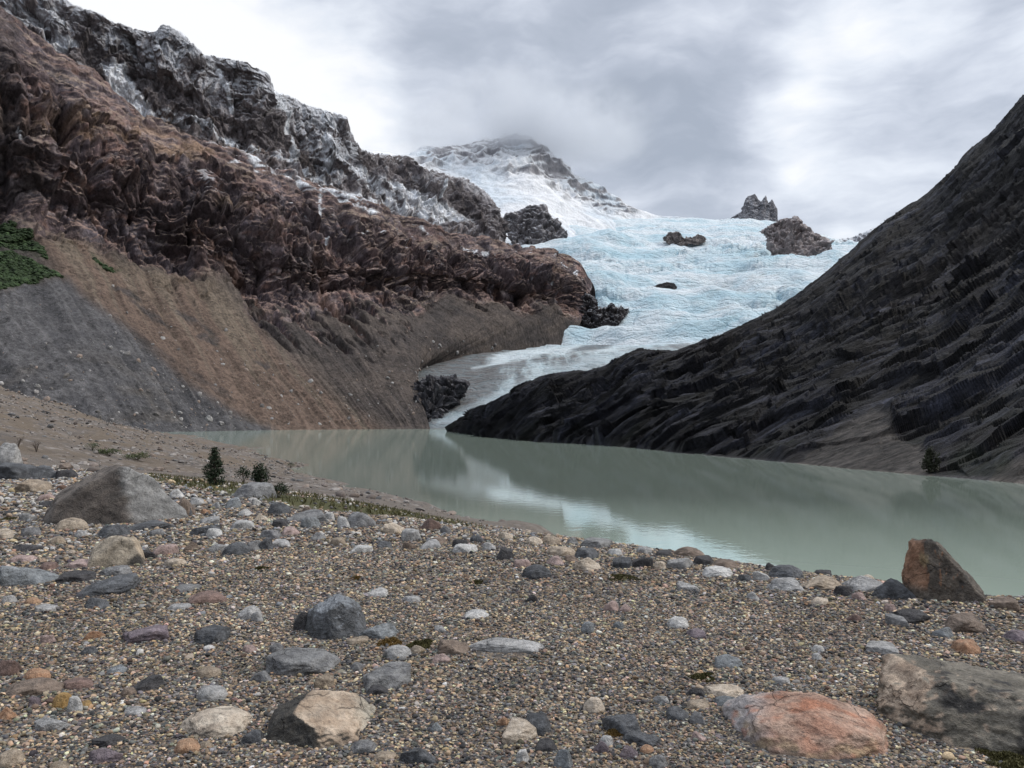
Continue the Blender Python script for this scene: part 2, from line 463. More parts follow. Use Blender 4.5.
# ---------------------------------------------------------------- grey snowy cliffs above it
def build_upper_cliffs():
    crest = [(-220, -150, 1050), (-60, -70, 1060), (20, -18, 1080), (60, 0, 1090), (80, 11, 1095), (107, 22, 1100), (127, 27, 1105), (142, 33, 1108), (155, 32, 1110),
             (164, 26, 1110), (176, 32, 1115), (187, 38, 1120), (204, 56, 1130), (220, 60, 1140), (233, 63, 1145), (247, 67, 1150), (266, 76, 1160), (273, 91, 1175),
             (285, 98, 1210), (301, 105, 1240), (320, 111, 1260), (335, 115, 1265), (345, 120, 1270), (350, 134, 1285), (356, 147, 1310), (364, 155, 1340), (385, 157, 1380),
             (409, 160, 1420), (425, 169, 1430), (439, 175, 1450), (469, 183, 1490), (489, 197, 1510), (498, 215, 1530), (502, 236, 1560)]
    base = [(-300, -20, 930), (-140, 30, 940), (-20, 75, 960), (30, 78, 985), (60, 90, 1000), (80, 98, 1010), (100, 110, 1018), (118, 120, 1026), (130, 128, 1034),
            (140, 134, 1042), (152, 140, 1050), (165, 146, 1056), (182, 152, 1062), (200, 158, 1070), (214, 163, 1076), (228, 168, 1082), (246, 176, 1090), (262, 184, 1100),
            (278, 190, 1110), (294, 196, 1120), (312, 203, 1130), (326, 208, 1140), (338, 213, 1150), (350, 219, 1160), (362, 224, 1172), (375, 228, 1186), (392, 233, 1200),
            (410, 238, 1220), (428, 243, 1240), (444, 248, 1260), (466, 254, 1290), (484, 258, 1320), (498, 262, 1350), (508, 266, 1380)]
    low = [(0.6 * a[0] + 0.4 * b[0], 0.62 * a[1] + 0.38 * b[1], a[2] + .42 * (b[2] - a[2])) for a, b in zip(base, crest)]
    high = [(0.2 * a[0] + 0.8 * b[0], 0.2 * a[1] + 0.8 * b[1], a[2] + .72 * (b[2] - a[2])) for a, b in zip(base, crest)]
    rear = [(px, py + 45, d + 170) for px, py, d in crest]
    P, tv = loft([base, low, high, crest, rear], 900, [70, 90, 50, 16])
    nv, nu = P.shape[:2]
    V = P.reshape(-1, 3).copy(); t = np.repeat(tv, nu)
    N = grid_normals(P).reshape(-1, 3)
    if N[:, 1].mean() > 0: N = -N
    px, py = sight(V)
    wv = V + np.stack([fbm(V / 70 + 71, 3), fbm(V / 70 + 72, 3), fbm(V / 70 + 73, 3)], 1) * 16
    d = (ridged(wv * [1 / 75, 1 / 75, 1 / 170], 6, .55) - .45) * 40 + fbm(wv * [1 / 26, 1 / 26, 1 / 38] + 5, 6, .6) * 14 + (ridged(wv * [1 / 19, 1 / 19, 1 / 45] + 3, 4, .6) - .45) * 9
    led = t * 6 + 1.4 * fbm(V / 80, 4); saw = led - np.floor(led)
    d += smooth(0, .3, saw) * (1 - saw) * 9 * smooth(0, .4, fbm(V / 60 + 33, 3))
    f1, k1 = facets(wv / [46, 46, 70], 4); f2, k2 = facets(wv / [18, 18, 28], 5); f3, k3 = facets(wv / [8, 8, 11], 6)
    d = .65 * d + 9 * f1 + 5 * f2 + 2 * f3
    amp = 1 - .78 * smooth(1.9, 3.0, t)
    V += N * (d * amp)[:, None]
    V[:, 2] += smooth(2.5, 3.0, t) * (fbm(V / [13, 13, 13], 4, .6) * 8)
    N2 = grid_normals(V.reshape(nv, nu, 3)).reshape(-1, 3)
    if N2[:, 1].mean() > 0: N2 = -N2
    flat = N2[:, 2]
    a = fbm(V / 60, 4); b = fbm(V / [16, 16, 14], 4, .6)
    C = mix(rgb(.070, .064, .066), rgb(.15, .138, .14), smooth(-.35, .4, a + .5 * b))
    C = mix(C, rgb(.10, .075, .06), .6 * smooth(0, .4, fbm(V / 45 + 8, 3)) * smooth(1.7, .6, t))
    wx, wy = px + 5 * fbm(V / 40 + 2, 3), py + 5 * fbm(V / 40 + 4, 3)
    zone = np.maximum(smooth(60, 10, wy - wx * .30 + 6), poly_mask(wx, wy, [(270, 88), (345, 115), (362, 150), (345, 185), (318, 176), (300, 140)], 6))
    zone = np.maximum(zone, .30 * poly_mask(wx, wy, [(355, 150), (520, 200), (505, 260), (360, 200)], 8))
    dust = smooth(-.14, .40, .55 * b + 1.0 * a + .45 * (flat - .35) + .42 * zone - .22)
    S = dust * (.18 + .55 * zone)
    hard = poly_mask(wx, wy, [(98, 66), (126, 66), (137, 90), (166, 120), (150, 124), (128, 108), (106, 84)], 2)
    hard = np.maximum(hard, poly_mask(wx, wy, [(37, 31), (77, 42), (78, 50), (56, 50)], 2))
    hard = np.maximum(hard, line_mask(wx, wy, [(275, 92), (284, 115), (290, 138), (295, 158)], 4.5))
    hard = np.maximum(hard, line_mask(wx, wy, [(217, 70), (228, 92), (232, 112)], 3))
    hard = np.maximum(hard, .8 * line_mask(wx, wy, [(324, 116), (326, 140), (330, 165)], 7) * smooth(-.1, .2, b))
    hard = np.maximum(hard, poly_mask(wx, wy, [(382, 177), (400, 186), (424, 198), (456, 213), (472, 224), (455, 222), (415, 207), (390, 193)], 2.5))
    hard = np.maximum(hard, line_mask(wx, wy, [(437, 178), (439, 200)], 2.2))
    hard = np.maximum(hard, line_mask(wx, wy, [(352, 172), (378, 192), (410, 210), (440, 222)], 7) * smooth(-.2, .1, b))
    hard = np.maximum(hard, smooth(.45, .62, flat + .2 * b) * smooth(2.9, 3.0, t) * .9)
    hard = np.maximum(hard, smooth(.55, .75, flat) * smooth(270, 285, px) * smooth(2.2, 2.9, t))
    C = C * [1.6, 1.57, 1.6] * (1 + .15 * k1 + .16 * k2 + .14 * k3)[:, None]
    C = mix(C, rgb(.62, .65, .70), np.clip(S, 0, 1))
    hard = np.maximum(hard, line_mask(wx, wy, [(158, 110), (187, 121), (214, 133), (254, 154), (290, 167), (334, 187), (380, 208), (430, 226)], 6.5) * smooth(-.15, .1, b))
    C = mix(C, rgb(.78, .81, .86), hard)
    o = mesh_np('mountain_cliffs', V, grid_faces(nv, nu), terrain_material('grey_rock', .25, 1.0, block=.09, bvary=.35), True, np.clip(C, 0, 1))
    return prop(o, kind='structure')


# ---------------------------------------------------------------- dark slope on the right
def build_right_slope():
    shore = [(447, 432.6, 540), (480, 438.6, 360), (529, 442, 285), (600, 446.5, 243), (684, 454, 184), (734, 458, 164), (797, 464.5, 142),
             (851, 470.5, 126), (917, 476, 113), (1017, 484.5, 98), (1130, 500, 80), (1300, 525, 60)]
    crest = [(446.5, 431.5, 548), (482, 411, 470), (529, 386, 420), (590, 372.5, 390), (653, 350, 360), (694, 348, 345), (751, 322, 345),
             (811, 287, 350), (864, 243, 355), (904, 212, 360), (957, 164, 360), (1020, 99, 350), (1120, 10, 330), (1300, -120, 300)]
    # crest re-sampled densely with its own small steps
    crest_d = [(447, 431.3, 548), (456, 425, 530), (482, 411, 470), (500, 402, 445), (509, 397, 435), (529, 386, 420), (549, 378, 410), (576, 374, 395), (599, 373, 385), (608, 369, 380),
               (616, 364, 375), (625, 358, 370), (633, 353.5, 365), (653, 350.5, 360), (672, 353, 352), (684, 351, 348), (694, 347, 345), (721, 338, 342), (751, 322, 345), (781, 307, 348), (811, 287, 350),
               (834, 267, 352), (847, 257, 353), (864, 243, 355), (884, 225, 358), (904, 212, 360), (924, 199, 361), (938, 187, 361), (951, 177, 360), (957, 164, 360), (971, 152, 358), (986, 138, 356), (1004, 122, 353),
               (1020, 98, 350), (1060, 60, 343), (1120, 5, 330), (1300, -120, 300)]
    def resample(line, n):
        q = np.array(line, float)
        s = (q[:, 0] - q[0, 0]) / (q[-1, 0] - q[0, 0])
        t = np.linspace(0, 1, n)
        return [tuple(np.interp(x, s, q[:, k]) for k in range(3)) for x in t]
    n = 60
    c, s = resample(crest_d, n), resample(shore, n)
    def blend(f, g, dz=0):
        out = []
        for a, b in zip(s, c):
            A, B = at(*a), at(*b)
            d = a[2] + g * (b[2] - a[2])
            out.append((a[0] + f * (b[0] - a[0]), a[1] + f * (b[1] - a[1]), d))
        return out
    foot = [(a[0] - 1, a[1] + 3, a[2] - 3) for a in s]
    rear = [(b[0] + 25, b[1] + 45, b[2] + 160) for b in c]
    P, tv = loft([foot, s, blend(.33, .20), blend(.68, .52), c, rear], 900, [6, 130, 150, 120, 20])
    nv, nu = P.shape[:2]
    V = P.reshape(-1, 3).copy(); t = np.repeat(tv, nu); u = np.tile(np.linspace(0, 1, nu), nv)
    N = grid_normals(P).reshape(-1, 3)
    if N[:, 2].mean() < 0: N = -N
    px, py = sight(V)
    # slabs: bedding runs down towards the far end of the lake
    e1 = np.array([.82, .06, .55]); e1 /= np.linalg.norm(e1)          # along the bedding
    e2 = np.array([.08, -1.0, .0]); e2 /= np.linalg.norm(e2)
    e3 = np.cross(e1, e2); e3 /= np.linalg.norm(e3); e2 = np.cross(e3, e1)
    Q = np.stack([V @ e1 / 5.5, V @ e2, V @ e3], 1)
    warp = fbm(V / 45, 3)[:, None] * 7
    Qw = Q + warp * [0, 1, 1]
    amp = np.clip((np.linalg.norm(V[:, :2], axis=1) / 250), .5, 1.3) * smooth(1.0, 1.25, t) * smooth(0, .03, u)
    g2 = V @ e2 + 7 * fbm(np.stack([V @ e1 / 130, V @ e2 / 34, V @ e3 / 34], 1), 4) + 1.8 * fbm(np.stack([V @ e1 / 40, V @ e2 / 9, V @ e3 / 9], 1) + 7, 3)
    d = 0; edge_ = 0; rec_ = 0
    for wl, h_, sd in ((23, 3.4, 0), (9.5, 2.3, 5), (4.1, 1.4, 9), (1.9, .8, 13)):
        q = g2 / wl + .5 * fbm(np.stack([V @ e1 / (wl * 6), V @ e2 / (wl * 2), V @ e3 / (wl * 2)], 1) + sd, 3)
        sw = q - np.floor(q)
        cellr = perlin(np.stack([np.floor(q) * 3.7, V @ e1 / (wl * 3.2) + np.floor(q) * 1.7, np.full(len(V), sd + .5)], 1))
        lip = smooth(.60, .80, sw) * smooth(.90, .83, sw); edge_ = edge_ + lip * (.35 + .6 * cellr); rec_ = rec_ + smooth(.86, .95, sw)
        d = d + h_ * (np.minimum(sw / .82, (1 - sw) / .18) - .5) * (.55 + .9 * cellr) + h_ * .7 * cellr
    d += (ridged(Qw / 20, 5, .6) - .45) * 2.5 + fbm(V / 60 + 40, 3) * 3 + fbm(Qw / 3.2 + 3, 4, .6) * .6 + (ridged(V * [1 / 5.5, 1 / 5.5, 1 / 5.5] + 3, 4, .62) - .45) * .6 + fbm(V / 1.7, 3, .6) * .3
    B1 = np.stack([V @ e1 / 60, g2 / 12, V @ e3 / 12], 1); B2 = np.stack([V @ e1 / 24, g2 / 5, V @ e3 / 5], 1); B3 = np.stack([V @ e1 / 9, g2 / 2.2, V @ e3 / 2.2], 1)
    f1, k1 = facets(B1, 7); f2, k2 = facets(B2, 8); f3, k3 = facets(B3, 9)
    d = .5 * d + 2.5 * f1 + 1.5 * f2 + .7 * f3
    scree = poly_mask(px + 10 * fbm(V / 14, 3), py + 6 * fbm(V / 12 + 4, 3), [(785, 472), (812, 452), (835, 435), (872, 408), (893, 412), (896, 432), (925, 443), (935, 480), (860, 475)], 6)
    scree = np.maximum(scree, poly_mask(px + 8 * fbm(V / 14, 3), py, [(980, 490), (1000, 470), (1060, 445), (1090, 500)], 5))
    amp2 = amp * (1 - .8 * scree) * (1 - .70 * smooth(3.0, 4.0, t))
    V += N * (d * amp2)[:, None]
    V[:, 2] += smooth(3.5, 4, t) * amp * fbm(V / 6 + 3, 3) * .6
    N2 = grid_normals(V.reshape(nv, nu, 3)).reshape(-1, 3)
    if N2[:, 2].mean() < 0: N2 = -N2
    a = fbm(Qw / 16, 4, .6); b = fbm(Qw / 3.5 + 20, 4, .6); c3 = fbm(V / 70 + 11, 3)
    C = mix(rgb(.0085, .008, .0095), rgb(.021, .0195, .023), smooth(-.35, .4, a + .5 * b))
    C = mix(C, rgb(.066, .066, .082), .8 * smooth(.05, .45, b + .4 * a + .12 * d / 3) * smooth(4.4, 1.6, t))
    C = mix(C, rgb(.032, .025, .022), .6 * smooth(0, .4, c3))
    C = mix(C, rgb(.030, .034, .018), .6 * smooth(.1, .4, fbm(V / 12 + 70, 3)) * smooth(2.3, 1.2, t))
    C = mix(C, mix(rgb(.050, .044, .041), rgb(.085, .075, .068), smooth(-.3, .3, fbm(V / 1.5, 3))), scree)
    dark = poly_mask(px + 5 * fbm(V / 8, 2), py + 3 * fbm(V / 6, 2), [(945, 480), (948, 462), (965, 450), (1000, 452), (1024, 445), (1010, 470), (985, 483)], 5)
    C = mix(C, rgb(.017, .023, .012), .8 * dark)
    C = mix(C, rgb(.15, .13, .115), .9 * smooth(1.07, 1.02, t) * smooth(520, 700, px))
    C = mix(C, rgb(.115, .118, .138), .6 * np.clip(edge_, 0, 1) * smooth(-.2, .25, a) * (1 - scree)); C = C * (1 - .45 * np.clip(rec_, 0, 1) * (1 - scree))[:, None]  # highlights on slab lips and shade in recesses, put into the colour
    C = C * (1 + (1 - scree) * (.26 * k1 + .30 * k2 + .25 * k3))[:, None]
    C = C * np.interp(scree, [0, 1], [.46, .72])[:, None] * np.where(scree[:, None] > .5, 1.0, np.array([.92, .98, 1.16]))
    o = mesh_np('mountain_dark', V, grid_faces(nv, nu), terrain_material('dark_slab_rock', .6, 1.0, .75, .22, .5, block=.30, bed=True, bvary=.7), True, np.clip(C, 0, 1))
    vec_attr(o, 'bed', np.stack([V @ e1 * .34, g2, V @ e3 + .3 * (V @ e2)], 1))
    return prop(o, kind='structure')


# ---------------------------------------------------------------- glacier
def build_glacier():
    rows = [[(405, 440, 700), (428, 432, 700), (447, 432, 700), (480, 432, 700), (540, 432, 700)],
            [(412, 420, 722), (440, 421, 720), (465, 419, 718), (500, 417, 718), (560, 415, 718)],
            [(408, 398, 770), (450, 402, 765), (490, 398, 760), (530, 392, 760), (600, 390, 760)],
            [(405, 372, 860), (460, 375, 858), (510, 370, 855), (560, 366, 850), (640, 365, 850)],
            [(455, 352, 1000), (500, 354, 985), (560, 352, 975), (620, 352, 970), (720, 352, 970)],
            [(520, 343, 1130), (570, 343, 1110), (620, 343, 1090), (680, 342, 1080), (790, 335, 1080)],
            [(540, 318, 1250), (600, 318, 1240), (660, 318, 1230), (730, 316, 1220), (830, 305, 1220)],
            [(545, 286, 1480), (610, 286, 1480), (690, 288, 1470), (770, 285, 1460), (880, 275, 1460)],
            [(530, 264, 1750), (610, 263, 1760), (690, 266, 1760), (780, 262, 1740), (920, 255, 1740)],
            [(520, 240, 2050), (610, 242, 2100), (700, 244, 2120), (795, 244, 2100), (960, 262, 2080)],
            [(540, 226, 2450), (620, 228, 2480), (700, 229, 2500), (775, 232, 2500), (960, 270, 2480)],
            [(590, 216, 2850), (650, 218, 2860), (715, 219, 2850), (772, 222, 2840), (960, 280, 2830)],
            [(590, 240, 3300), (650, 240, 3300), (715, 240, 3300), (772, 240, 3300), (960, 300, 3300)]]
    P, tv = loft(rows, 620, [14, 30, 36, 36, 30, 40, 52, 46, 44, 40, 30, 12])
    nv, nu = P.shape[:2]
    V = P.reshape(-1, 3).copy(); t = np.repeat(tv, nu)
    N = grid_normals(P).reshape(-1, 3)
    if N[:, 2].mean() < 0: N = -N
    px, py = sight(V)
    ice = smooth(4.6, 5.4, t)
    sc_ = np.where(t > 5, 1.0, .55)
    wv = V + np.stack([fbm(V / 220, 3) * 60, fbm(V / 220 + 9, 3) * 60, np.zeros(len(V))], 1)
    crev = ridged(wv * [1 / 75, 1 / 26, 1 / 60], 5, .6)            # crevasses lie across the flow
    ser = ridged(wv * [1 / 30, 1 / 22, 1 / 20] + 5, 3)
    broken = smooth(-.1, .4, fbm(V / 230 + 4, 3) + .02)
    d = -(crev ** 1.6) * 30 * (.15 + .85 * broken) + ser * 9 * broken + fbm(V / 170, 4) * 30
    amp = np.interp(t, [0, 1, 3, 4.6, 5.5, 10.5, 11, 12], [.1, .25, .22, .22, 1, 1, .35, .3])
    steps = t * 1.55 + .35 * fbm(V / 240 + 2, 3)
    V += N * (d * amp)[:, None]
    V[:, 2] += ice * 16 * np.sin(steps * 6.283) * smooth(10.5, 9, t)
    N2 = grid_normals(V.reshape(nv, nu, 3)).reshape(-1, 3)
    if N2[:, 2].mean() < 0: N2 = -N2
    wx, wy = px + 8 * fbm(V / 40 + 2, 3), py + 4 * fbm(V / 40 + 6, 3)
    blue = smooth(-.1, .4, fbm(wv * [1 / 140, 1 / 60, 1 / 60] + 3, 4, .6) + .15)
    deep = smooth(.50, .78, crev)
    C = mix(rgb(.80, .83, .86), rgb(.50, .68, .76), .8 * blue)
    C = mix(C, rgb(.22, .46, .58), .8 * deep * broken * ice)
    C = mix(C, rgb(.74, .80, .84), .8 * smooth(.15, .5, fbm(V / 55 + 60, 4, .65)) * ice)
    C = mix(C, rgb(.46, .44, .42), .55 * poly_mask(wx, wy, [(690, 280), (740, 272), (790, 285), (770, 310), (720, 318), (690, 300)], 16) * smooth(-.1, .35, fbm(V / [40, 25, 25] + 12, 4, .6)))
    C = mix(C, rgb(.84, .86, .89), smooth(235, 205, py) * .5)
    # lower tongue: dirty ice, bands of dust, a dark medial moraine
    low = smooth(5.1, 4.5, t)
    band = fbm(np.stack([V[:, 0] / 16, V[:, 1] / 130, V[:, 2] / 60], 1) + 4, 5, .6)
    D = mix(rgb(.55, .61, .63), rgb(.19, .18, .178), smooth(-.35, .2, band + .35 * smooth(520, 470, px - (py - 350) * -.2)))
    D = mix(D, rgb(.15, .135, .13), .85 * poly_mask(wx, wy, [(390, 376), (440, 350), (509, 338), (578, 335), (566, 349), (525, 355), (500, 368), (482, 385), (462, 402), (438, 415), (400, 420)], 7) * smooth(-.75, -.05, fbm(V / [25, 60, 25] + 32, 4, .6)))
    D = mix(D, rgb(.62, .70, .74), .6 * poly_mask(wx, wy, [(430, 428), (445, 416), (520, 384), (600, 352), (650, 346), (640, 356), (560, 382), (500, 405), (470, 425)], 5) * smooth(-.2, .2, band + .2))
    D = mix(D, rgb(.80, .85, .87), .85 * poly_mask(wx, wy, [(520, 349), (570, 344), (640, 341), (640, 346), (570, 352), (500, 363), (475, 368), (500, 354)], 3))
    C = mix(C, D, low)
    C = mix(C, rgb(.13, .125, .13), .92 * poly_mask(wx, py, [(566, 353), (580, 346), (600, 342), (622, 342), (612, 346), (594, 350)], 2.0))
    bands = fbm(np.stack([V[:, 0] / 260, V[:, 1] / 75, V[:, 2] / 40], 1) + 31, 5, .62)
    C = mix(C, rgb(.40, .62, .72), .55 * smooth(.05, .38, bands) * ice)
    C = mix(C, rgb(.86, .88, .90), .7 * smooth(-.05, -.35, bands) * ice)
    C = mix(C, rgb(.52, .60, .64), .5 * smooth(.1, .45, fbm(V / [45, 30, 20] + 77, 5, .68)) * ice)
    C = C * [.86, .905, .93]
    m = NT('glacier_ice')
    co = m.coord()
    n1 = m.noise(m.mapping(co, (.7, 1.6, 1.3)), .09, 8, .68)
    n2 = m.noise(m.mapping(co, (1, 2.2, 2)), .3, 4, .6)
    k = m.rng(n1, .35, .65, .90, 1.06)
    cb = m.new('ShaderNodeCombineXYZ')
    for i in range(3): m.lk(k, cb.inputs[i])
    col = m.mixc(1.0, m.attr('col'), cb.outputs[0], 'MULTIPLY')
    sw = m.new('ShaderNodeVectorMath', operation='SCALE'); m.lk(m.noise(co, .03, 4, .6, 'Color'), sw.inputs[0]); sw.inputs['Scale'].default_value = 26
    sa = m.new('ShaderNodeVectorMath', operation='ADD'); m.lk(m.mapping(co, (.55, 1.2, 1.1)), sa.inputs[0]); m.lk(sw.outputs[0], sa.inputs[1])
    hh = m.math('ADD', n1, m.math('MULTIPLY', n2, .25))
    for q, g in ((.035, .22), (.10, .12)):
        e = m.voro(sa.outputs[0], q, 'DISTANCE_TO_EDGE')
        crack = m.rng(e, .0, .14)
        hh = m.math('ADD', hh, m.math('MULTIPLY', crack, g))
        col = m.mixc(m.math('MULTIPLY', m.math('SUBTRACT', 1.0, crack), .08), col, (.26, .50, .60))
    m.principled(col, .55, m.bump(hh, .9, 9.0), .3)
    o = mesh_np('glacier', V, grid_faces(nv, nu), m.m, True, np.clip(C, 0, 1))
    return prop(o, kind='structure'), P


# ---------------------------------------------------------------- snowy peak behind
def build_peak():
    crest = [(300, 128, 2300), (340, 140, 2350), (362, 149, 2450), (385, 152, 2550), (405, 157, 2700), (419, 150, 2850), (442, 148, 2900), (460, 147, 2950), (482, 140, 3000), (496, 139, 3020), (509, 135, 3040), (528, 136, 3050),
             (542, 146, 3050), (549, 153, 3040), (556, 160, 3030), (569, 173, 3000), (582, 181, 2980), (596, 187, 2960), (616, 197, 2940), (629, 208, 2920), (642, 213, 2910), (656, 217, 2900), (690, 222, 2900), (730, 228, 2900)]
    base = [(300, 250, 1500), (350, 258, 1560), (400, 262, 1620), (440, 265, 1700), (480, 268, 1760), (510, 270, 1800), (540, 268, 1850), (570, 262, 1950), (600, 252, 2150), (625, 243, 2400), (650, 236, 2600), (680, 233, 2750), (730, 234, 2800)]
    def rs(line, n=70):
        q = np.array(line, float); s = np.linspace(0, 1, len(q)); s = (q[:, 0] - q[0, 0]) / (q[-1, 0] - q[0, 0])
        return [tuple(np.interp(x, s, q[:, k]) for k in range(3)) for x in np.linspace(0, 1, n)]
    c, b = rs(crest), rs(base)
    mids = []
    for f, g in ((.35, .33), (.7, .68)):
        mids.append([tuple(np.array(p) * (1 - np.array([f, f, g])) + np.array(q) * np.array([f, f, g])) for p, q in zip(b, c)])
    rear = [(x, y + 40, d + 350) for x, y, d in c]
    P, tv = loft([b] + mids + [c, rear], 520, [60, 90, 90, 16])
    nv, nu = P.shape[:2]
    V = P.reshape(-1, 3).copy(); t = np.repeat(tv, nu)
    N = grid_normals(P).reshape(-1, 3)
    if N[:, 2].mean() < 0: N = -N
    px, py = sight(V)
    wx, wy = px + 6 * fbm(V / 120, 3), py + 5 * fbm(V / 120 + 5, 3)
    rz = poly_mask(wx, wy, [(412, 166), (424, 150), (450, 146), (482, 134), (512, 128), (545, 142), (600, 184), (640, 212), (618, 218), (590, 206), (560, 196), (540, 183), (515, 176), (470, 166), (450, 162), (425, 172)], 6)
    rz2 = poly_mask(wx, wy, [(428, 166), (455, 160), (450, 176), (436, 184)], 5)
    d = fbm(V / 260, 4) * 40 + (ridged(V * [1 / 110, 1 / 110, 1 / 140] + 3, 4) - .45) * 46 * np.maximum(rz, .25)
    led = V[:, 2] / 27 + 1.3 * fbm(V / 150, 4); saw = led - np.floor(led)
    d += smooth(0, .4, saw) * (1 - saw) * 9 * np.maximum(rz, .1)
    amp = 1 - .7 * smooth(2.5, 3, t)
    V += N * (d * amp)[:, None]
    V[:, 2] += smooth(2.6, 3, t) * fbm(V / 45, 3) * 14 * smooth(395, 410, px)
    N2 = grid_normals(V.reshape(nv, nu, 3)).reshape(-1, 3)
    if N2[:, 2].mean() < 0: N2 = -N2
    flat = N2[:, 2]
    b_ = fbm(V / [40, 40, 22], 4, .6)
    bare = np.maximum(rz, rz2) * smooth(.22, -.10, .35 * b_ + .5 * (flat - .5) + .16 * np.sin(led * 6.28) + .6 * fbm(V / 110 + 5, 3) - .20 * smooth(170, 145, py) + .10) * .9
    snow = mix(rgb(.70, .72, .75), rgb(.56, .62, .68), smooth(-.1, .4, fbm(V / 200 + 50, 4)))
    C = mix(snow, mix(rgb(.21, .208, .225), rgb(.31, .305, .325), smooth(-.3, .3, b_)), np.clip(bare * 1.1, 0, 1))
    o = mesh_np('mountain_peak', V, grid_faces(nv, nu), terrain_material('snow_and_rock', .04, .5, .7, .3, .15), True, np.clip(C, 0, 1))
    return prop(o, kind='structure')


# ---------------------------------------------------------------- rock islands in the ice
def outcrop(name, top, bottom, d, thick, seed, colA, colB, label, snow=.0, rough=1.0, ncol=150, sharp=False):
    """a crag with real thickness: front face, crest line and back face"""
    t = np.array(top, float); b = np.array(bottom, float)
    xs = np.linspace(0, 1, ncol)
    def rs(q):
        s = np.concatenate([[0], np.cumsum(np.hypot(np.diff(q[:, 0]), np.diff(q[:, 1])))]); s /= s[-1]
        return np.stack([np.interp(xs, s, q[:, 0]), np.interp(xs, s, q[:, 1])], 1)
    T, B = rs(t), rs(b)
    bulge = np.sin(np.pi * np.clip(xs, 0, 1)) ** .5
    rows = []
    for f, g in ((1.45, 1.05), (.98, .9), (.62, .62), (.3, .3), (.0, .0)):
        rows.append([at(*(T[i] * (1 - f) + B[i] * f), d - thick * g * bulge[i]) for i in range(ncol)])
    for f, g in ((.35, .45), (1.1, .9)):
        rows.append([at(*(T[i] * (1 - f) + B[i] * f), d + thick * g * bulge[i]) for i in range(ncol)])
    R = np.array(rows)
    seg = [10, 22, 22, 24, 12, 10]
    tv = np.concatenate([np.linspace(k, k + 1, s, endpoint=False) for k, s in enumerate(seg)] + [[len(rows) - 1]])
    P = catmull(R, tv)
    nv, nu = P.shape[:2]
    V = P.reshape(-1, 3).copy(); tt = np.repeat(tv, nu)
    N = grid_normals(P).reshape(-1, 3)
    m = np.abs(tt - 2) < 1
    if N[m, 1].mean() > 0: N = -N
    size = (np.ptp(T[:, 0]) / F * d)
    k = 9.0 / size
    off = seed * 13.7
    dd = (ridged(V * [k, k, k * .55] + off, 5) - .45) * size * .085 + fbm(V * k * 3.2 + off, 4, .6) * size * .035
    f1, _k = facets(V * k * .9, seed); f2, k2 = facets(V * k * 2.3, seed + 1)
    dd = .5 * dd + size * (.060 * f1 + .026 * f2)
    V += N * (dd * rough * np.where(np.abs(tt - 4) < .5, .35, 1))[:, None]
    N2 = grid_normals(V.reshape(nv, nu, 3)).reshape(-1, 3)
    if N2[m, 1].mean() > 0: N2 = -N2
    a = fbm(V * k * .8 + off, 4); bb = fbm(V * k * 3 + off, 4, .6)
    C = mix(rgb(*colA), rgb(*colB), smooth(-.35, .35, a + .4 * bb)) * (1.35 if d > 1700 else 1.0)
    C = mix(C, rgb(.70, .73, .78), snow * smooth(.12, .5, N2[:, 2] * 1.1 - .30 + .35 * bb + .4 * a))
    o = mesh_np(name, V, grid_faces(nv, nu), terrain_material(name + '_stone', 1.6 * k, .8, .9, .2, .22, block=.55 * k, bvary=.12), True, np.clip(C, 0, 1))
    return prop(o, label, 'rock outcrop', 'rock islands standing out of the glacier')


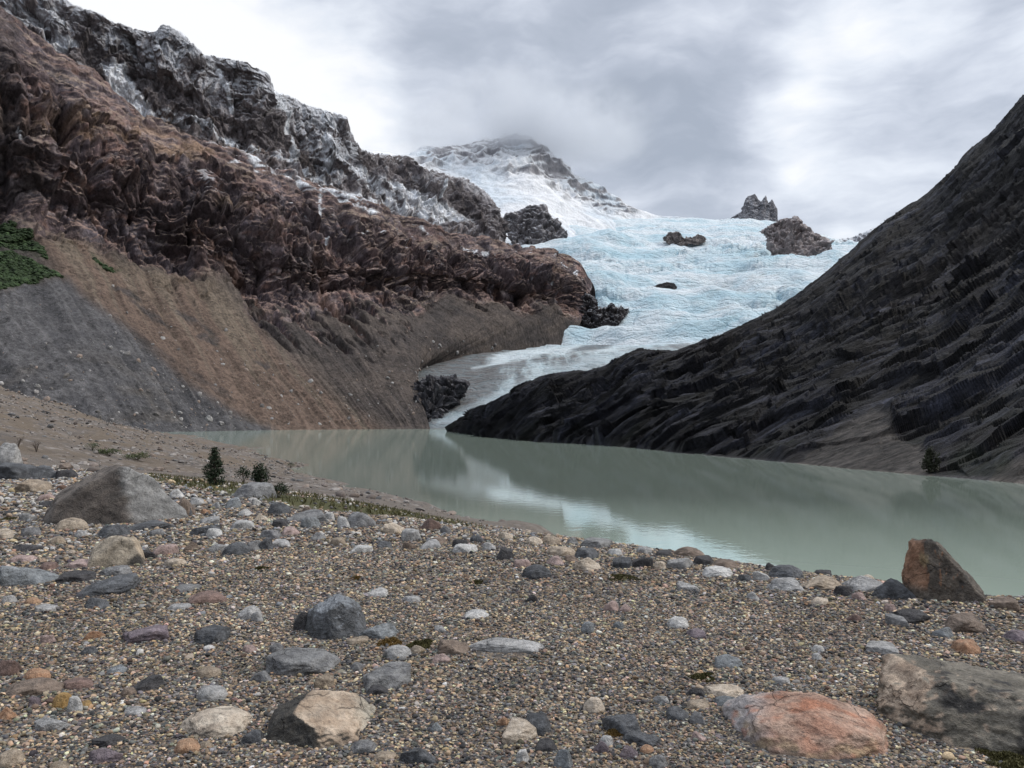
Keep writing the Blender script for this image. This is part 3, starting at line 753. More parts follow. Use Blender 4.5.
def build_outcrops():
    outcrop('rock_outcrop', [(501, 222), (506, 213), (520, 211), (530, 205), (545, 206), (549, 214), (560, 222), (564, 232)], [(502, 224), (512, 234), (528, 246), (540, 250), (549, 247), (556, 240), (563, 236)],
            1990, 55, 1, (.10, .093, .097), (.19, .175, .18), 'broad grey cliff outcrop ringed by snow below the cloudy peak', .5)
    outcrop('rock_spire', [(731, 218), (742, 211), (745, 200), (748, 196), (755, 194), (758, 199), (761, 202), (764, 197), (766, 195), (768, 203), (770, 202), (772, 199), (775, 205), (777, 209), (778, 221)],
            [(731, 222), (745, 224), (760, 225), (778, 224)], 2780, 55, 2, (.11, .107, .117), (.19, .185, .20), 'jagged dark rock tower with several teeth on the glacier skyline', .35, .35)
    outcrop('rock_outcrop', [(767, 231), (772, 225), (781, 219), (790, 217), (798, 216), (803, 223), (812, 230), (824, 237), (831, 246), (835, 262)], [(768, 236), (774, 254), (788, 258), (800, 261), (814, 268), (826, 266), (835, 264)],
            1805, 70, 3, (.17, .145, .145), (.27, .235, .23), 'large reddish grey rock dome at the right edge of the glacier', .15)
    outcrop('rock_outcrop', [(665, 238), (668, 233), (678, 232), (684, 238), (692, 238), (698, 234), (704, 236), (706, 240)], [(665, 240), (672, 243), (682, 243), (696, 242), (706, 241)],
            2150, 24, 4, (.10, .088, .085), (.18, .155, .145), 'small brown rock island high on the blue icefall', .1, .6, 90)
    outcrop('rock_outcrop', [(654, 286), (660, 284), (667, 282), (674, 283), (677, 287)], [(654, 287), (662, 290), (670, 290), (677, 288)],
            1474, 12, 5, (.04, .038, .042), (.075, .07, .072), 'tiny black rock poking through the middle of the icefall', .0, .6, 70)
    outcrop('rock_outcrop', [(566, 322), (577, 303), (586, 292), (594, 297), (598, 309), (604, 308), (612, 303), (616, 311), (622, 308), (629, 308)], [(570, 336), (578, 334), (590, 330), (604, 325), (616, 319), (629, 311)],
            1222, 34, 6, (.028, .026, .030), (.065, .055, .056), 'black rock rib beside the brown mountain at the foot of the icefall', .3)
    outcrop('rock_outcrop', [(407, 398), (415, 384), (428, 377), (444, 377), (455, 376), (466, 383), (464, 392), (455, 404), (446, 414)], [(407, 404), (416, 412), (426, 417), (438, 420), (446, 417)],
            765, 45, 7, (.038, .037, .043), (.075, .072, .080), 'dark ice-scoured rock knoll beside the dirty glacier tongue', .05, 1.7)
    # far snow ridge on the right
    o = outcrop('mountain_ridge', [(820, 252), (831, 243), (845, 240), (857, 236), (866, 232), (877, 225), (886, 220), (901, 214), (909, 207), (925, 212), (960, 225)], [(820, 262), (860, 268), (900, 268), (960, 268)],
                3200, 160, 8, (.16, .155, .17), (.25, .24, .26), 'x', 1.0, .5)
    for k in ('label', 'category', 'group'): del o[k]
    prop(o, kind='structure')


def build_cloud():
    """the cloud bank that sits on the summit"""
    lo, hi = at(372, 186, 2960), at(690, 66, 2960)
    c = np.array([(lo[0] + hi[0]) / 2, 2960, (lo[2] + hi[2]) / 2])
    half = np.array([(hi[0] - lo[0]) / 2, 360, (hi[2] - lo[2]) / 2])
    A, Fc = ico(4)
    m = NT('cloud_vapour')
    co = m.coord('Generated')
    w = m.new('ShaderNodeVectorMath', operation='SCALE'); m.lk(m.noise(m.mapping(co, (3.0, 1.5, 1.6)), 1.0, 4, .6, 'Color'), w.inputs[0]); w.inputs['Scale'].default_value = .55
    wa = m.new('ShaderNodeVectorMath', operation='ADD'); m.lk(co, wa.inputs[0]); m.lk(w.outputs[0], wa.inputs[1])
    ctr = m.new('ShaderNodeVectorMath', operation='SUBTRACT'); m.lk(wa.outputs[0], ctr.inputs[0]); ctr.inputs[1].default_value = (.5 + .27, .5 + .27, .5 + .27)
    ln = m.new('ShaderNodeVectorMath', operation='LENGTH'); m.lk(ctr.outputs[0], ln.inputs[0])
    c0 = m.new('ShaderNodeVectorMath', operation='SUBTRACT'); m.lk(co, c0.inputs[0]); c0.inputs[1].default_value = (.5, .5, .5)
    l0 = m.new('ShaderNodeVectorMath', operation='LENGTH'); m.lk(c0.outputs[0], l0.inputs[0])
    nz = m.noise(m.mapping(co, (4.2, 1.8, 2.4)), 1.0, 5, .6)
    dens = m.math('MULTIPLY', m.math('MULTIPLY', m.rng(ln.outputs['Value'], .46, .14), m.rng(l0.outputs['Value'], .5, .36)), m.rng(nz, .30, .66))
    v = m.new('ShaderNodeVolumePrincipled'); v.inputs['Color'].default_value = (.80, .825, .86, 1); v.inputs['Anisotropy'].default_value = .2
    m.lk(m.math('MULTIPLY', dens, .0130), v.inputs['Density'])
    m.lk(v.outputs[0], m.out.inputs['Volume'])
    o = mesh_np('cloud', A * half, Fc, m.m); o.location = c
    return prop(o, kind='stuff')
# ---------------------------------------------------------------- the moraine beach we stand on
_ctrl = []
def _c(x, y, z): _ctrl.append((x, y, z))
def _p(px, py, d): _ctrl.append(tuple(at(px, py, d)))
G0 = CAMZ - 1.5
for ang in range(-180, 180, 30):
    for r in (1.0, 2.5):
        _c(r * math.sin(math.radians(ang)), r * math.cos(math.radians(ang)), G0)
for ang in list(range(60, 301, 30)):
    for r in (6, 20, 60):
        _c(r * math.sin(math.radians(ang)), r * math.cos(math.radians(ang)), G0 if ang > 100 else G0 - r * .13)
# the flat and its brow
for q in [(1024, 700, 0), (760, 700, 0), (512, 700, 0), (260, 700, 0), (0, 700, 0), (1024, 640, 0), (760, 620, 0), (512, 600, 0), (260, 590, 0), (0, 580, 0), (-200, 620, 0)]:
    d = 1.5 * F / (q[1] - 420); _p(q[0], q[1], d)
for px, py, d in [(1060, 604, 6.2), (1024, 600, 6.7), (985, 600, 6.75), (880, 582, 7.3), (780, 569, 8.0), (700, 557, 8.8), (640, 547, 9.4), (560, 537, 10.2), (500, 531, 10.9), (440, 524, 11.6), (400, 519, 12.2),
                  (300, 497, 15.8), (250, 488, 18), (200, 481, 20), (160, 476, 22), (110, 471, 24), (50, 466, 26), (0, 462, 27), (-100, 458, 28)]:
    _p(px, py, d)
for px, py, d in [(300, 540, 9.9), (150, 520, 11.6), (50, 500, 14.5), (-100, 520, 11.6), (400, 545, 9.4), (-60, 480, 20)]:
    _p(px, py, d)
# it falls to the lake on the right
for px, py, d in [(1024, 650, 9.5), (880, 625, 11), (760, 605, 12.5), (640, 585, 14.5), (560, 570, 16)]:
    _p(px, py, d)
for x, y in [(13, 8), (12, 15), (11, 22), (9, 32), (5, 48), (20, 4)]: _c(x, y, 0.2)
for x, y in [(18, 12), (18, 24), (16, 40), (11, 60), (2, 75), (-20, 120), (-38, 165), (-95, 290), (-180, 460), (30, 8)]: _c(x, y, -2.2)
# grass hollow and the shelf behind it
for px, py, d in [(180, 480, 30), (240, 488, 29), (330, 504, 25), (400, 514, 23), (470, 526, 21), (520, 530, 22), (120, 474, 34)]: _p(px, py, d)
for px, py, d in [(250, 470, 62), (300, 482, 58), (350, 494, 52), (420, 510, 44), (470, 521, 38), (200, 460, 70)]: _p(px, py, d)
for px, py, d in [(515, 519, 36), (490, 523, 36), (540, 525, 36)]: _p(px, py, d)
for x, y in [(-2.0, 59), (1, 50), (3.5, 41), (6, 30), (-31, 112), (-52, 155), (-115, 269), (-205, 442)]: _c(x, y, 0.0)
for px, py, d in [(250, 459, 120), (200, 449, 135), (170, 443, 165), (150, 437, 210)]: _p(px, py, d)
# moraine shoulder rising to the left
for px, py, d in [(0, 388, 150), (-100, 360, 160), (-300, 320, 170), (30, 397, 160), (60, 409, 165), (100, 423, 180), (140, 431, 215), (0, 405, 110), (60, 424, 115), (110, 437, 115), (150, 446, 115),
                  (0, 425, 75), (60, 438, 75), (110, 450, 75), (160, 459, 75), (0, 442, 48), (80, 455, 48), (150, 466, 48), (-150, 400, 90), (-300, 420, 50), (0, 455, 36), (90, 464, 36)]: _p(px, py, d)
for x, y, z in [(-130, 200, 8), (-170, 240, 8), (-260, 400, 8), (-330, 380, 20), (-400, 250, 40), (-300, 120, 30), (-100, 20, 12)]: _c(x, y, z)
for ang in range(-180, 180, 20):
    for r in (900, 3000): _c(r * math.sin(math.radians(ang)), r * math.cos(math.radians(ang)), -25)
for ang in range(100, 261, 20): _c(250 * math.sin(math.radians(ang)), 250 * math.cos(math.radians(ang)), 4)

_cp = np.array(_ctrl)
_lake_taken = None


def _feat(x, y):
    r = np.hypot(x, y)
    w = np.log(np.maximum(r, .8)) * 1.0
    k = np.minimum(r / 1.0, 1)
    a = np.arctan2(x, np.maximum(y, -1e9))
    return np.stack([w * 1.0, np.sin(a) * k * 1.15, np.cos(a) * k * 1.15], 1)


_fc = _feat(_cp[:, 0], _cp[:, 1])
_K = np.linalg.norm(_fc[:, None] - _fc[None], axis=2)
_K += np.eye(len(_fc)) * 2e-3
_A = np.hstack([np.ones((len(_fc), 1)), _fc])
_M = np.block([[_K, _A], [_A.T, np.zeros((4, 4))]])
# heights are solved relative to a cone so that far and near carry equal weight
_sc = lambda x, y: np.maximum(np.hypot(x, y), 3.0)
_sol = np.linalg.solve(_M, np.concatenate([(_cp[:, 2] - G0) / _sc(_cp[:, 0], _cp[:, 1]), np.zeros(4)]))


def ground_base(x, y):
    x = np.atleast_1d(np.asarray(x, float)); y = np.atleast_1d(np.asarray(y, float))
    out = np.empty(len(x))
    for s in range(0, len(x), 40000):
        f = _feat(x[s:s + 40000], y[s:s + 40000])
        k = np.linalg.norm(f[:, None] - _fc[None], axis=2)
        out[s:s + 40000] = k @ _sol[:-4] + _sol[-4] + f @ _sol[-3:]
    return out * _sc(x, y) + G0


def ground(x, y):
    x = np.atleast_1d(np.asarray(x, float)); y = np.atleast_1d(np.asarray(y, float))
    r = np.hypot(x, y)
    z = ground_base(x, y)
    p = np.stack([x, y, np.zeros_like(x)], 1)
    z += fbm(p / 2.3, 3) * .05 * np.minimum(r / 5, 1) + fbm(p / .55 + 4, 2) * .012
    k = smooth(22, 60, r)
    z += k * (fbm(p / 14 + 9, 4, .55) * 1.3 + (ridged(p / 22 + 2, 4) - .45) * 2.6 * smooth(-20, -60, x))
    return z


def hit(px, py, lo=1.5, hi=260.0):
    """ground point under a sight line"""
    d = np.exp(np.linspace(math.log(lo), math.log(hi), 700))
    P = np.array([at(px, py, q) for q in d])
    g = ground(P[:, 0], P[:, 1])
    below = np.where(P[:, 2] < g)[0]
    if not len(below): return None
    i = below[0]
    if i == 0: return P[0]
    a, b = P[i - 1], P[i]
    fa, fb = a[2] - g[i - 1], g[i] - b[2]
    t = fa / (fa + fb + 1e-9)
    q = a * (1 - t) + b * t
    return q


def build_ground():
    nr, nc = 360, 720
    # rings close together near the eye and out to the foot of the mountains
    r = np.concatenate([[0.0], np.exp(np.linspace(math.log(.6), math.log(520), nr - 25)), np.exp(np.linspace(math.log(560), math.log(9000), 24))])
    nr = len(r)
    th = np.linspace(-1, 1, nc, endpoint=False)
    th = np.pi * (0.32 * th + 0.68 * th ** 3)          # denser ahead
    R, T = np.meshgrid(r, th, indexing='ij')
    x, y = (R * np.sin(T)).ravel(), (R * np.cos(T)).ravel()
    z = ground(x, y)
    far = smooth(500, 620, np.hypot(x, y))
    z = z * (1 - far) - 25 * far
    V = np.stack([x, y, z], 1)
    m = NT('moraine_gravel')
    co = m.coord()
    def cells(scale, pal, seed):
        c = m.mapping(co, (1, 1, 1)); c.node.inputs['Location'].default_value = (seed, seed * 2, 0)
        v = m.new('ShaderNodeTexVoronoi'); m.lk(c, v.inputs['Vector']); v.inputs['Scale'].default_value = scale
        sep = m.new('ShaderNodeSeparateColor'); m.lk(v.outputs['Color'], sep.inputs[0])
        return m.ramp(sep.outputs[0], pal, 'CONSTANT'), v.outputs['Distance'], sep.outputs[1]
    pal = [(0, (.030, .030, .033)), (.14, (.075, .068, .063)), (.32, (.125, .105, .088)), (.52, (.20, .16, .115)), (.66, (.10, .075, .062)), (.76, (.22, .17, .125)), (.86, (.25, .235, .22)), (.95, (.085, .085, .095))]
    c1, d1, _ = cells(70, pal, 1.3)
    c2, d2, k2 = cells(24, pal, 4.1)
    c3, d3, k3 = cells(3.2, [(0, (.075, .07, .07)), (.3, (.13, .115, .105)), (.55, (.20, .18, .165)), (.75, (.28, .26, .245)), (.9, (.11, .10, .10))], 8.1)
    col = m.mixc(m.rng(k2, .80, .82), c1, c2)
    # coarser stones further off
    dist = m.new('ShaderNodeVectorMath', operation='LENGTH'); m.lk(co, dist.inputs[0])
    farf = m.rng(dist.outputs['Value'], 20, 60)
    big = m.noise(co, .35, 4, .6)
    colf = m.mixc(m.rng(big, .35, .65), (.092, .078, .069), (.145, .123, .106))
    colf = m.mixc(m.rng(k3, .55, .6, 0, .75), colf, c3)
    col = m.mixc(farf, col, colf)
    moist = m.noise(co, .55, 3, .5)
    col = m.mixc(m.rng(moist, .38, .62, 0.12, 0), col, (.03, .028, .027))
    # short brown heath on the shoulder
    sep = m.new('ShaderNodeSeparateColor'); m.lk(m.attr('col'), sep.inputs[0])
    heath = m.mixc(m.noise(co, .8, 4, .6), (.075, .056, .040), (.155, .122, .09))
    col = m.mixc(m.math('MULTIPLY', sep.outputs[0], m.rng(m.noise(co, .22, 5, .6), .42, .6, .1, .85)), col, heath)
    col = m.mixc(sep.outputs[2], col, m.mixc(m.noise(co, 3, 4), (.030, .036, .014), (.085, .078, .03)))
    h = m.math('SUBTRACT', 1.0, d1)
    h2 = m.math('SUBTRACT', 1.0, d2)
    b = m.bump(h, .8, .012); b = m.bump(h2, .5, .03, b)
    b = m.bump(m.noise(co, 1.1, 6, .65), .5, .35, b)
    m.principled(col, .9, b, .25)
    px, py = sight(V)
    ahead = (y > 2)
    p3 = np.stack([x, y, np.zeros_like(x)], 1)
    C = np.zeros((len(V), 3))
    rr = np.hypot(x, y)
    C[:, 0] = smooth(26, 60, rr) * smooth(-6, -30, x)
    turf = np.where(ahead, poly_mask(px, py + 2.5 * fbm(p3 / 3, 3), [(150, 475), (200, 481), (250, 486), (300, 495), (350, 501), (400, 510), (440, 518), (485, 527), (478, 532), (440, 528), (380, 519), (330, 512), (270, 503), (200, 490), (150, 481)], 2), 0)
    C[:, 2] = turf * ((rr > 13) & (rr < 45)) * smooth(-.45, .05, fbm(p3 / 1.6, 4, .6) + .25)
    o = mesh_np('ground', V, grid_faces(nr, nc, True)[:, ::-1], m.m, True, C)
    return prop(o, kind='structure')


# ---------------------------------------------------------------- lake
def build_lake():
    m = NT('glacial_lake_water')
    co = m.coord()
    w1 = m.noise(m.mapping(co, (1, 1, 1)), .9, 3, .5)
    w2 = m.noise(m.mapping(co, (1, .6, 1), (0, 0, .4)), 3.0, 2, .5)
    calm = m.rng(m.noise(m.mapping(co, (.012, .03, 1)), 1.0, 3, .5), .35, .65, .35, 1.0)
    h = m.math('MULTIPLY', m.math('ADD', w1, m.math('MULTIPLY', w2, .4)), calm)
    nb = m.bump(h, .02, .3)
    col = m.mixc(m.noise(m.mapping(co, (.01, .02, 1)), 1, 3), (.31, .385, .33), (.345, .405, .345))
    dif = m.new('ShaderNodeBsdfDiffuse'); m.lk(col, dif.inputs[0])
    gl = m.new('ShaderNodeBsdfAnisotropic', distribution='BECKMANN'); gl.inputs['Roughness'].default_value = .06; m.lk(nb, gl.inputs['Normal'])
    gl.inputs['Color'].default_value = (.92, .95, .95, 1)
    fr = m.new('ShaderNodeFresnel'); fr.inputs[0].default_value = 1.33
    fac = m.math('MULTIPLY', m.math('MINIMUM', m.math('MULTIPLY', fr.outputs[0], 1.55), .86), .96)
    mx = m.new('ShaderNodeMixShader'); m.lk(fac, mx.inputs[0]); m.lk(dif.outputs[0], mx.inputs[1]); m.lk(gl.outputs[0], mx.inputs[2])
    m.lk(mx.outputs[0], m.out.inputs['Surface'])
    xs = np.array([(-420, -60), (150, -60), (150, 760), (-420, 760)], float)
    V = np.column_stack([xs, np.zeros(4)])
    o = mesh_np('lake_water', V, np.array([[0, 1, 2, 3]]), m.m, False)
    return prop(o, kind='structure')


# ---------------------------------------------------------------- sky, sun, camera
SUN_EL, SUN_AZ = 48.0, 78.0          # azimuth from +Y, negative to the left


def direction(px, py):
    p = at(px, py, 1.0) - np.array([0, 0, CAMZ]); return p / np.linalg.norm(p)


def build_sky():
    w = bpy.data.worlds.new('World'); sc.world = w; w.use_nodes = True
    m = NT.__new__(NT); m.t = w.node_tree; m.n = m.t.nodes; m.n.clear()
    out = m.new('ShaderNodeOutputWorld'); bg = m.new('ShaderNodeBackground'); m.lk(bg.outputs[0], out.inputs[0])
    STR = 0.1
    bg.inputs[1].default_value = STR
    sky = m.new('ShaderNodeTexSky', sky_type='NISHITA', sun_disc=False)
    sky.sun_elevation = math.radians(SUN_EL); sky.sun_rotation = math.radians(SUN_AZ)
    d = m.coord('Generated')
    sx = m.new('ShaderNodeSeparateXYZ'); m.lk(d, sx.inputs[0])
    zz = m.math('ADD', m.math('MAXIMUM', sx.outputs[2], 0.0), .22)
    cv = m.new('ShaderNodeCombineXYZ')
    m.lk(m.math('DIVIDE', sx.outputs[0], zz), cv.inputs[0]); m.lk(m.math('DIVIDE', sx.outputs[1], zz), cv.inputs[1])
    warp = m.noise(cv.outputs[0], 1.1, 3, .5, 'Color')
    wv = m.new('ShaderNodeMix', data_type='VECTOR'); wv.inputs[0].default_value = .22
    m.lk(cv.outputs[0], wv.inputs[4]); m.lk(warp, wv.inputs[5])
    n1 = m.noise(wv.outputs[1], 2.1, 7, .52)
    n2 = m.noise(wv.outputs[1], 5.0, 6, .58)
    lw = m.new('ShaderNodeVectorMath', operation='SCALE'); m.lk(m.noise(d, 3.0, 4, .55, 'Color'), lw.inputs[0]); lw.inputs['Scale'].default_value = .16
    la = m.new('ShaderNodeVectorMath', operation='ADD'); m.lk(d, la.inputs[0]); m.lk(lw.outputs[0], la.inputs[1])
    n3 = m.noise(m.mapping(la.outputs[0], (2.2, 2.2, 6.0)), 2.0, 6, .52)
    tot = m.math('ADD', m.math('ADD', m.math('MULTIPLY', m.math('SUBTRACT', n1, .5), 1.0), m.math('MULTIPLY', m.math('SUBTRACT', n3, .5), 1.9)), m.math('MULTIPLY', m.math('SUBTRACT', n2, .5), .42))
    # soft banks of thicker (negative) and thinner (positive) cloud in given directions
    def bank(px, py, deg, gain):
        nonlocal tot
        v = m.new('ShaderNodeVectorMath', operation='DOT_PRODUCT'); m.lk(d, v.inputs[0]); v.inputs[1].default_value = direction(px, py)
        f = m.rng(v.outputs['Value'], math.cos(math.radians(deg)), 1.0)
        tot = m.math('ADD', tot, m.math('MULTIPLY', f, gain))
    for b in SKY_BANKS: bank(*b)
    base = m.math('ADD', tot, .53)
    col = m.ramp(base, [(0.0, (.27, .30, .355)), (.28, (.335, .365, .425)), (.5, (.44, .47, .53)), (.7, (.55, .58, .63)), (.9, (.66, .67, .69)), (1.0, (.69, .695, .70))])
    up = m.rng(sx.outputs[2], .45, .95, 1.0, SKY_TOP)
    # unseen low sky behind the viewpoint is darkened to strengthen light from above
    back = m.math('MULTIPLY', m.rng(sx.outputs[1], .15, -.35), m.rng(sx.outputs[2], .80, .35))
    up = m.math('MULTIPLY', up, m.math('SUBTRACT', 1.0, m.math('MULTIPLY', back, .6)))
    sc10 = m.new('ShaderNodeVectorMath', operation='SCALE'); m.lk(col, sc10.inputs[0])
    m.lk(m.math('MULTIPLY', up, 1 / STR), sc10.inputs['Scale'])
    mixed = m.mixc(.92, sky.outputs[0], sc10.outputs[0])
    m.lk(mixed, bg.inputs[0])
    su = bpy.data.lights.new('sun', 'SUN'); su.energy = SUN_E; su.angle = math.radians(11); su.color = (1, .93, .83)
    so = link(bpy.data.objects.new('sun', su))
    el, az = math.radians(SUN_EL), math.radians(SUN_AZ)
    v = Vector((math.cos(el) * math.sin(az), math.cos(el) * math.cos(az), math.sin(el)))
    so.rotation_euler = v.to_track_quat('Z', 'Y').to_euler(); so.location = v * 400


SKY_BANKS = [(560, 130, 8, -.24), (450, 100, 7, -.20), (640, 40, 11, -.24), (700, 170, 6, -.16), (930, 105, 8, -.20), (230, 60, 13, .40), (350, 120, 5, .18), (905, 10, 5, .25), (830, 55, 4, .14), (600, 205, 5, .10), (830, 205, 6, .10), (120, 0, 14, .25)]
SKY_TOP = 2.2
SUN_E = 1.5


def build_camera():
    c = bpy.data.cameras.new('camera'); o = link(bpy.data.objects.new('camera', c))
    c.sensor_width = 36; c.lens = F / 1024 * 36
    c.clip_start = .05; c.clip_end = 30000
    o.location = (0, 0, CAMZ); o.rotation_euler = (math.pi / 2 + PITCH, 0, 0)
    sc.camera = o
    sc.cycles.use_denoising = True
    sc.cycles.volume_bounces = 8
    sc.view_settings.view_transform = 'Standard'; sc.view_settings.look = 'None'
    sc.view_settings.exposure = EXPOSURE; sc.view_settings.gamma = 1
    sc.view_settings.use_curve_mapping = False


EXPOSURE = 0.62
# ---------------------------------------------------------------- rocks
_ico = {}


def ico(sub):
    if sub not in _ico:
        bm = bmesh.new(); bmesh.ops.create_icosphere(bm, subdivisions=sub, radius=1)
        bm.verts.ensure_lookup_table()
        _ico[sub] = (np.array([v.co[:] for v in bm.verts]), np.array([[v.index for v in f.verts] for f in bm.faces]))
        bm.free()
    return _ico[sub]


def vert_normals(V, Fc):
    n = np.cross(V[Fc[:, 1]] - V[Fc[:, 0]], V[Fc[:, 2]] - V[Fc[:, 0]])
    out = np.zeros_like(V)
    for k in range(3): np.add.at(out, Fc[:, k], n)
    return out / (np.linalg.norm(out, axis=1)[:, None] + 1e-12)


def rock_shape(seed, sub, form, planes=None, sharp=14, rough=1.0):
    """a faceted stone inside the box x,y in [-1,1], z in [-.35,1]; facets are planes, edges are worn"""
    r = np.random.default_rng(seed)
    D, Fc = ico(sub)
    c0 = np.array([0, 0, .3])
    if planes is None:
        n = {'b': 11, 'f': 13, 'r': 26, 's': 9}[form]
        N = r.normal(size=(n, 3)); N[:, 2] = np.abs(N[:, 2]) * {'b': .8, 'f': 1.0, 'r': .9, 's': .95}[form]
        N /= np.linalg.norm(N, axis=1)[:, None]
        d = r.uniform(*{'b': (.58, 1.0), 'f': (.7, 1.0), 'r': (.85, 1.0), 's': (.45, 1.0)}[form], size=n)
        if form == 'f':
            N = np.vstack([N, [[r.normal() * .12, r.normal() * .12, 1]]]); d = np.append(d, .6)
        N = np.vstack([N, [[0, 0, -1], [1, 0, 0], [-1, 0, 0], [0, -1, 0], [0, 1, 0], [0, 0, 1]]]); d = np.concatenate([d, [.8, 1.05, 1.05, 1.05, 1.05, 1.05]])
        sharp = {'b': 18, 'f': 22, 'r': 10, 's': 28}[form]
    else:
        N, d = [], []
        for n_, q in planes + [((0, 0, -1), (0, 0, -.4))]:
            n_ = np.array(n_, float); n_ /= np.linalg.norm(n_)
            N.append(n_); d.append(float(n_ @ (np.array(q, float) - c0)))
        N, d = np.array(N), np.array(d)
    N = N / np.linalg.norm(N, axis=1)[:, None]
    k = np.maximum(D @ N.T, 0) / d
    rad = (k ** sharp).sum(1) ** (-1.0 / sharp)
    V = D * rad[:, None]
    off = r.uniform(0, 90, 3)
    q = V + off
    V = V * (1 + rough * (fbm(q * 1.6, 4, .55) * .10 + (ridged(q * 2.6, 5, .6) - .5) * .10 + fbm(q * 8, 4, .65) * .035))[:, None]
    lo, hi = V.min(0), V.max(0)
    V[:, 2] = (V[:, 2] - lo[2]) / (hi - lo)[2] * 1.6 - .6
    vis = V[V[:, 2] > .02]; lo, hi = vis.min(0), vis.max(0)
    V[:, :2] = (V[:, :2] - lo[:2]) / (hi - lo)[:2] * 2 - 1
    return V, Fc, off


PAL = {'slate': ((.050, .053, .059), (.112, .117, .126)), 'grey': ((.125, .125, .13), (.215, .215, .215)), 'blue-grey': ((.135, .148, .158), (.235, .25, .262)),
       'pale grey': ((.24, .24, .24), (.36, .355, .35)), 'white': ((.36, .36, .355), (.50, .49, .475)), 'tan': ((.25, .20, .15), (.36, .30, .235)),
       'cream': ((.42, .35, .275), (.53, .46, .38)), 'orange': ((.29, .16, .095), (.38, .245, .16)), 'pink': ((.28, .205, .185), (.36, .275, .255)),
       'reddish brown': ((.12, .08, .068), (.18, .122, .105)), 'purple-grey': ((.13, .105, .12), (.20, .165, .18)), 'black': ((.028, .027, .03), (.06, .058, .06)),
       'ochre': ((.24, .145, .05), (.32, .21, .09)), 'brown': ((.125, .095, .075), (.20, .155, .125))}


def make_stone_material():
    m = NT('stone')
    co = m.coord()
    n1 = m.noise(co, 8, 7, .7); n2 = m.noise(co, 48, 5, .7)
    k = m.math('ADD', m.rng(n1, .3, .7, .62, 1.30), m.rng(n2, .35, .65, -.2, .2))
    cb = m.new('ShaderNodeCombineXYZ')
    for i in range(3): m.lk(k, cb.inputs[i])
    col = m.mixc(1.0, m.attr('col'), cb.outputs[0], 'MULTIPLY')
    g = m.rng(n2, .62, .70)
    col = m.mixc(m.math('MULTIPLY', g, .45), col, (.03, .03, .03))
    g2 = m.rng(m.noise(co, 75, 3, .7), .63, .72)
    col = m.mixc(m.math('MULTIPLY', g2, .22), col, (.6, .58, .55))
    cw = m.new('ShaderNodeVectorMath', operation='SCALE'); m.lk(m.noise(co, 5, 4, .6, 'Color'), cw.inputs[0]); cw.inputs['Scale'].default_value = .22
    ca = m.new('ShaderNodeVectorMath', operation='ADD'); m.lk(m.mapping(co, (1, 1, 1.6)), ca.inputs[0]); m.lk(cw.outputs[0], ca.inputs[1])
    crack = m.rng(m.voro(ca.outputs[0], 3.2, 'DISTANCE_TO_EDGE'), .0, .022)
    crack = m.math('MAXIMUM', crack, m.rng(m.noise(co, 2.2, 3), .40, .54))
    col = m.mixc(m.math('MULTIPLY', m.math('SUBTRACT', 1.0, crack), .38), col, (.03, .028, .026))
    h = m.math('ADD', m.math('ADD', n1, m.math('MULTIPLY', n2, .45)), m.math('MULTIPLY', crack, .35))
    m.principled(col, m.rng(n1, .3, .7, .62, .88), m.bump(h, .9, .05), .3)
    return m.m


ROCKS = []          # (object, px centre, py base, width px, colour, form) for the labels


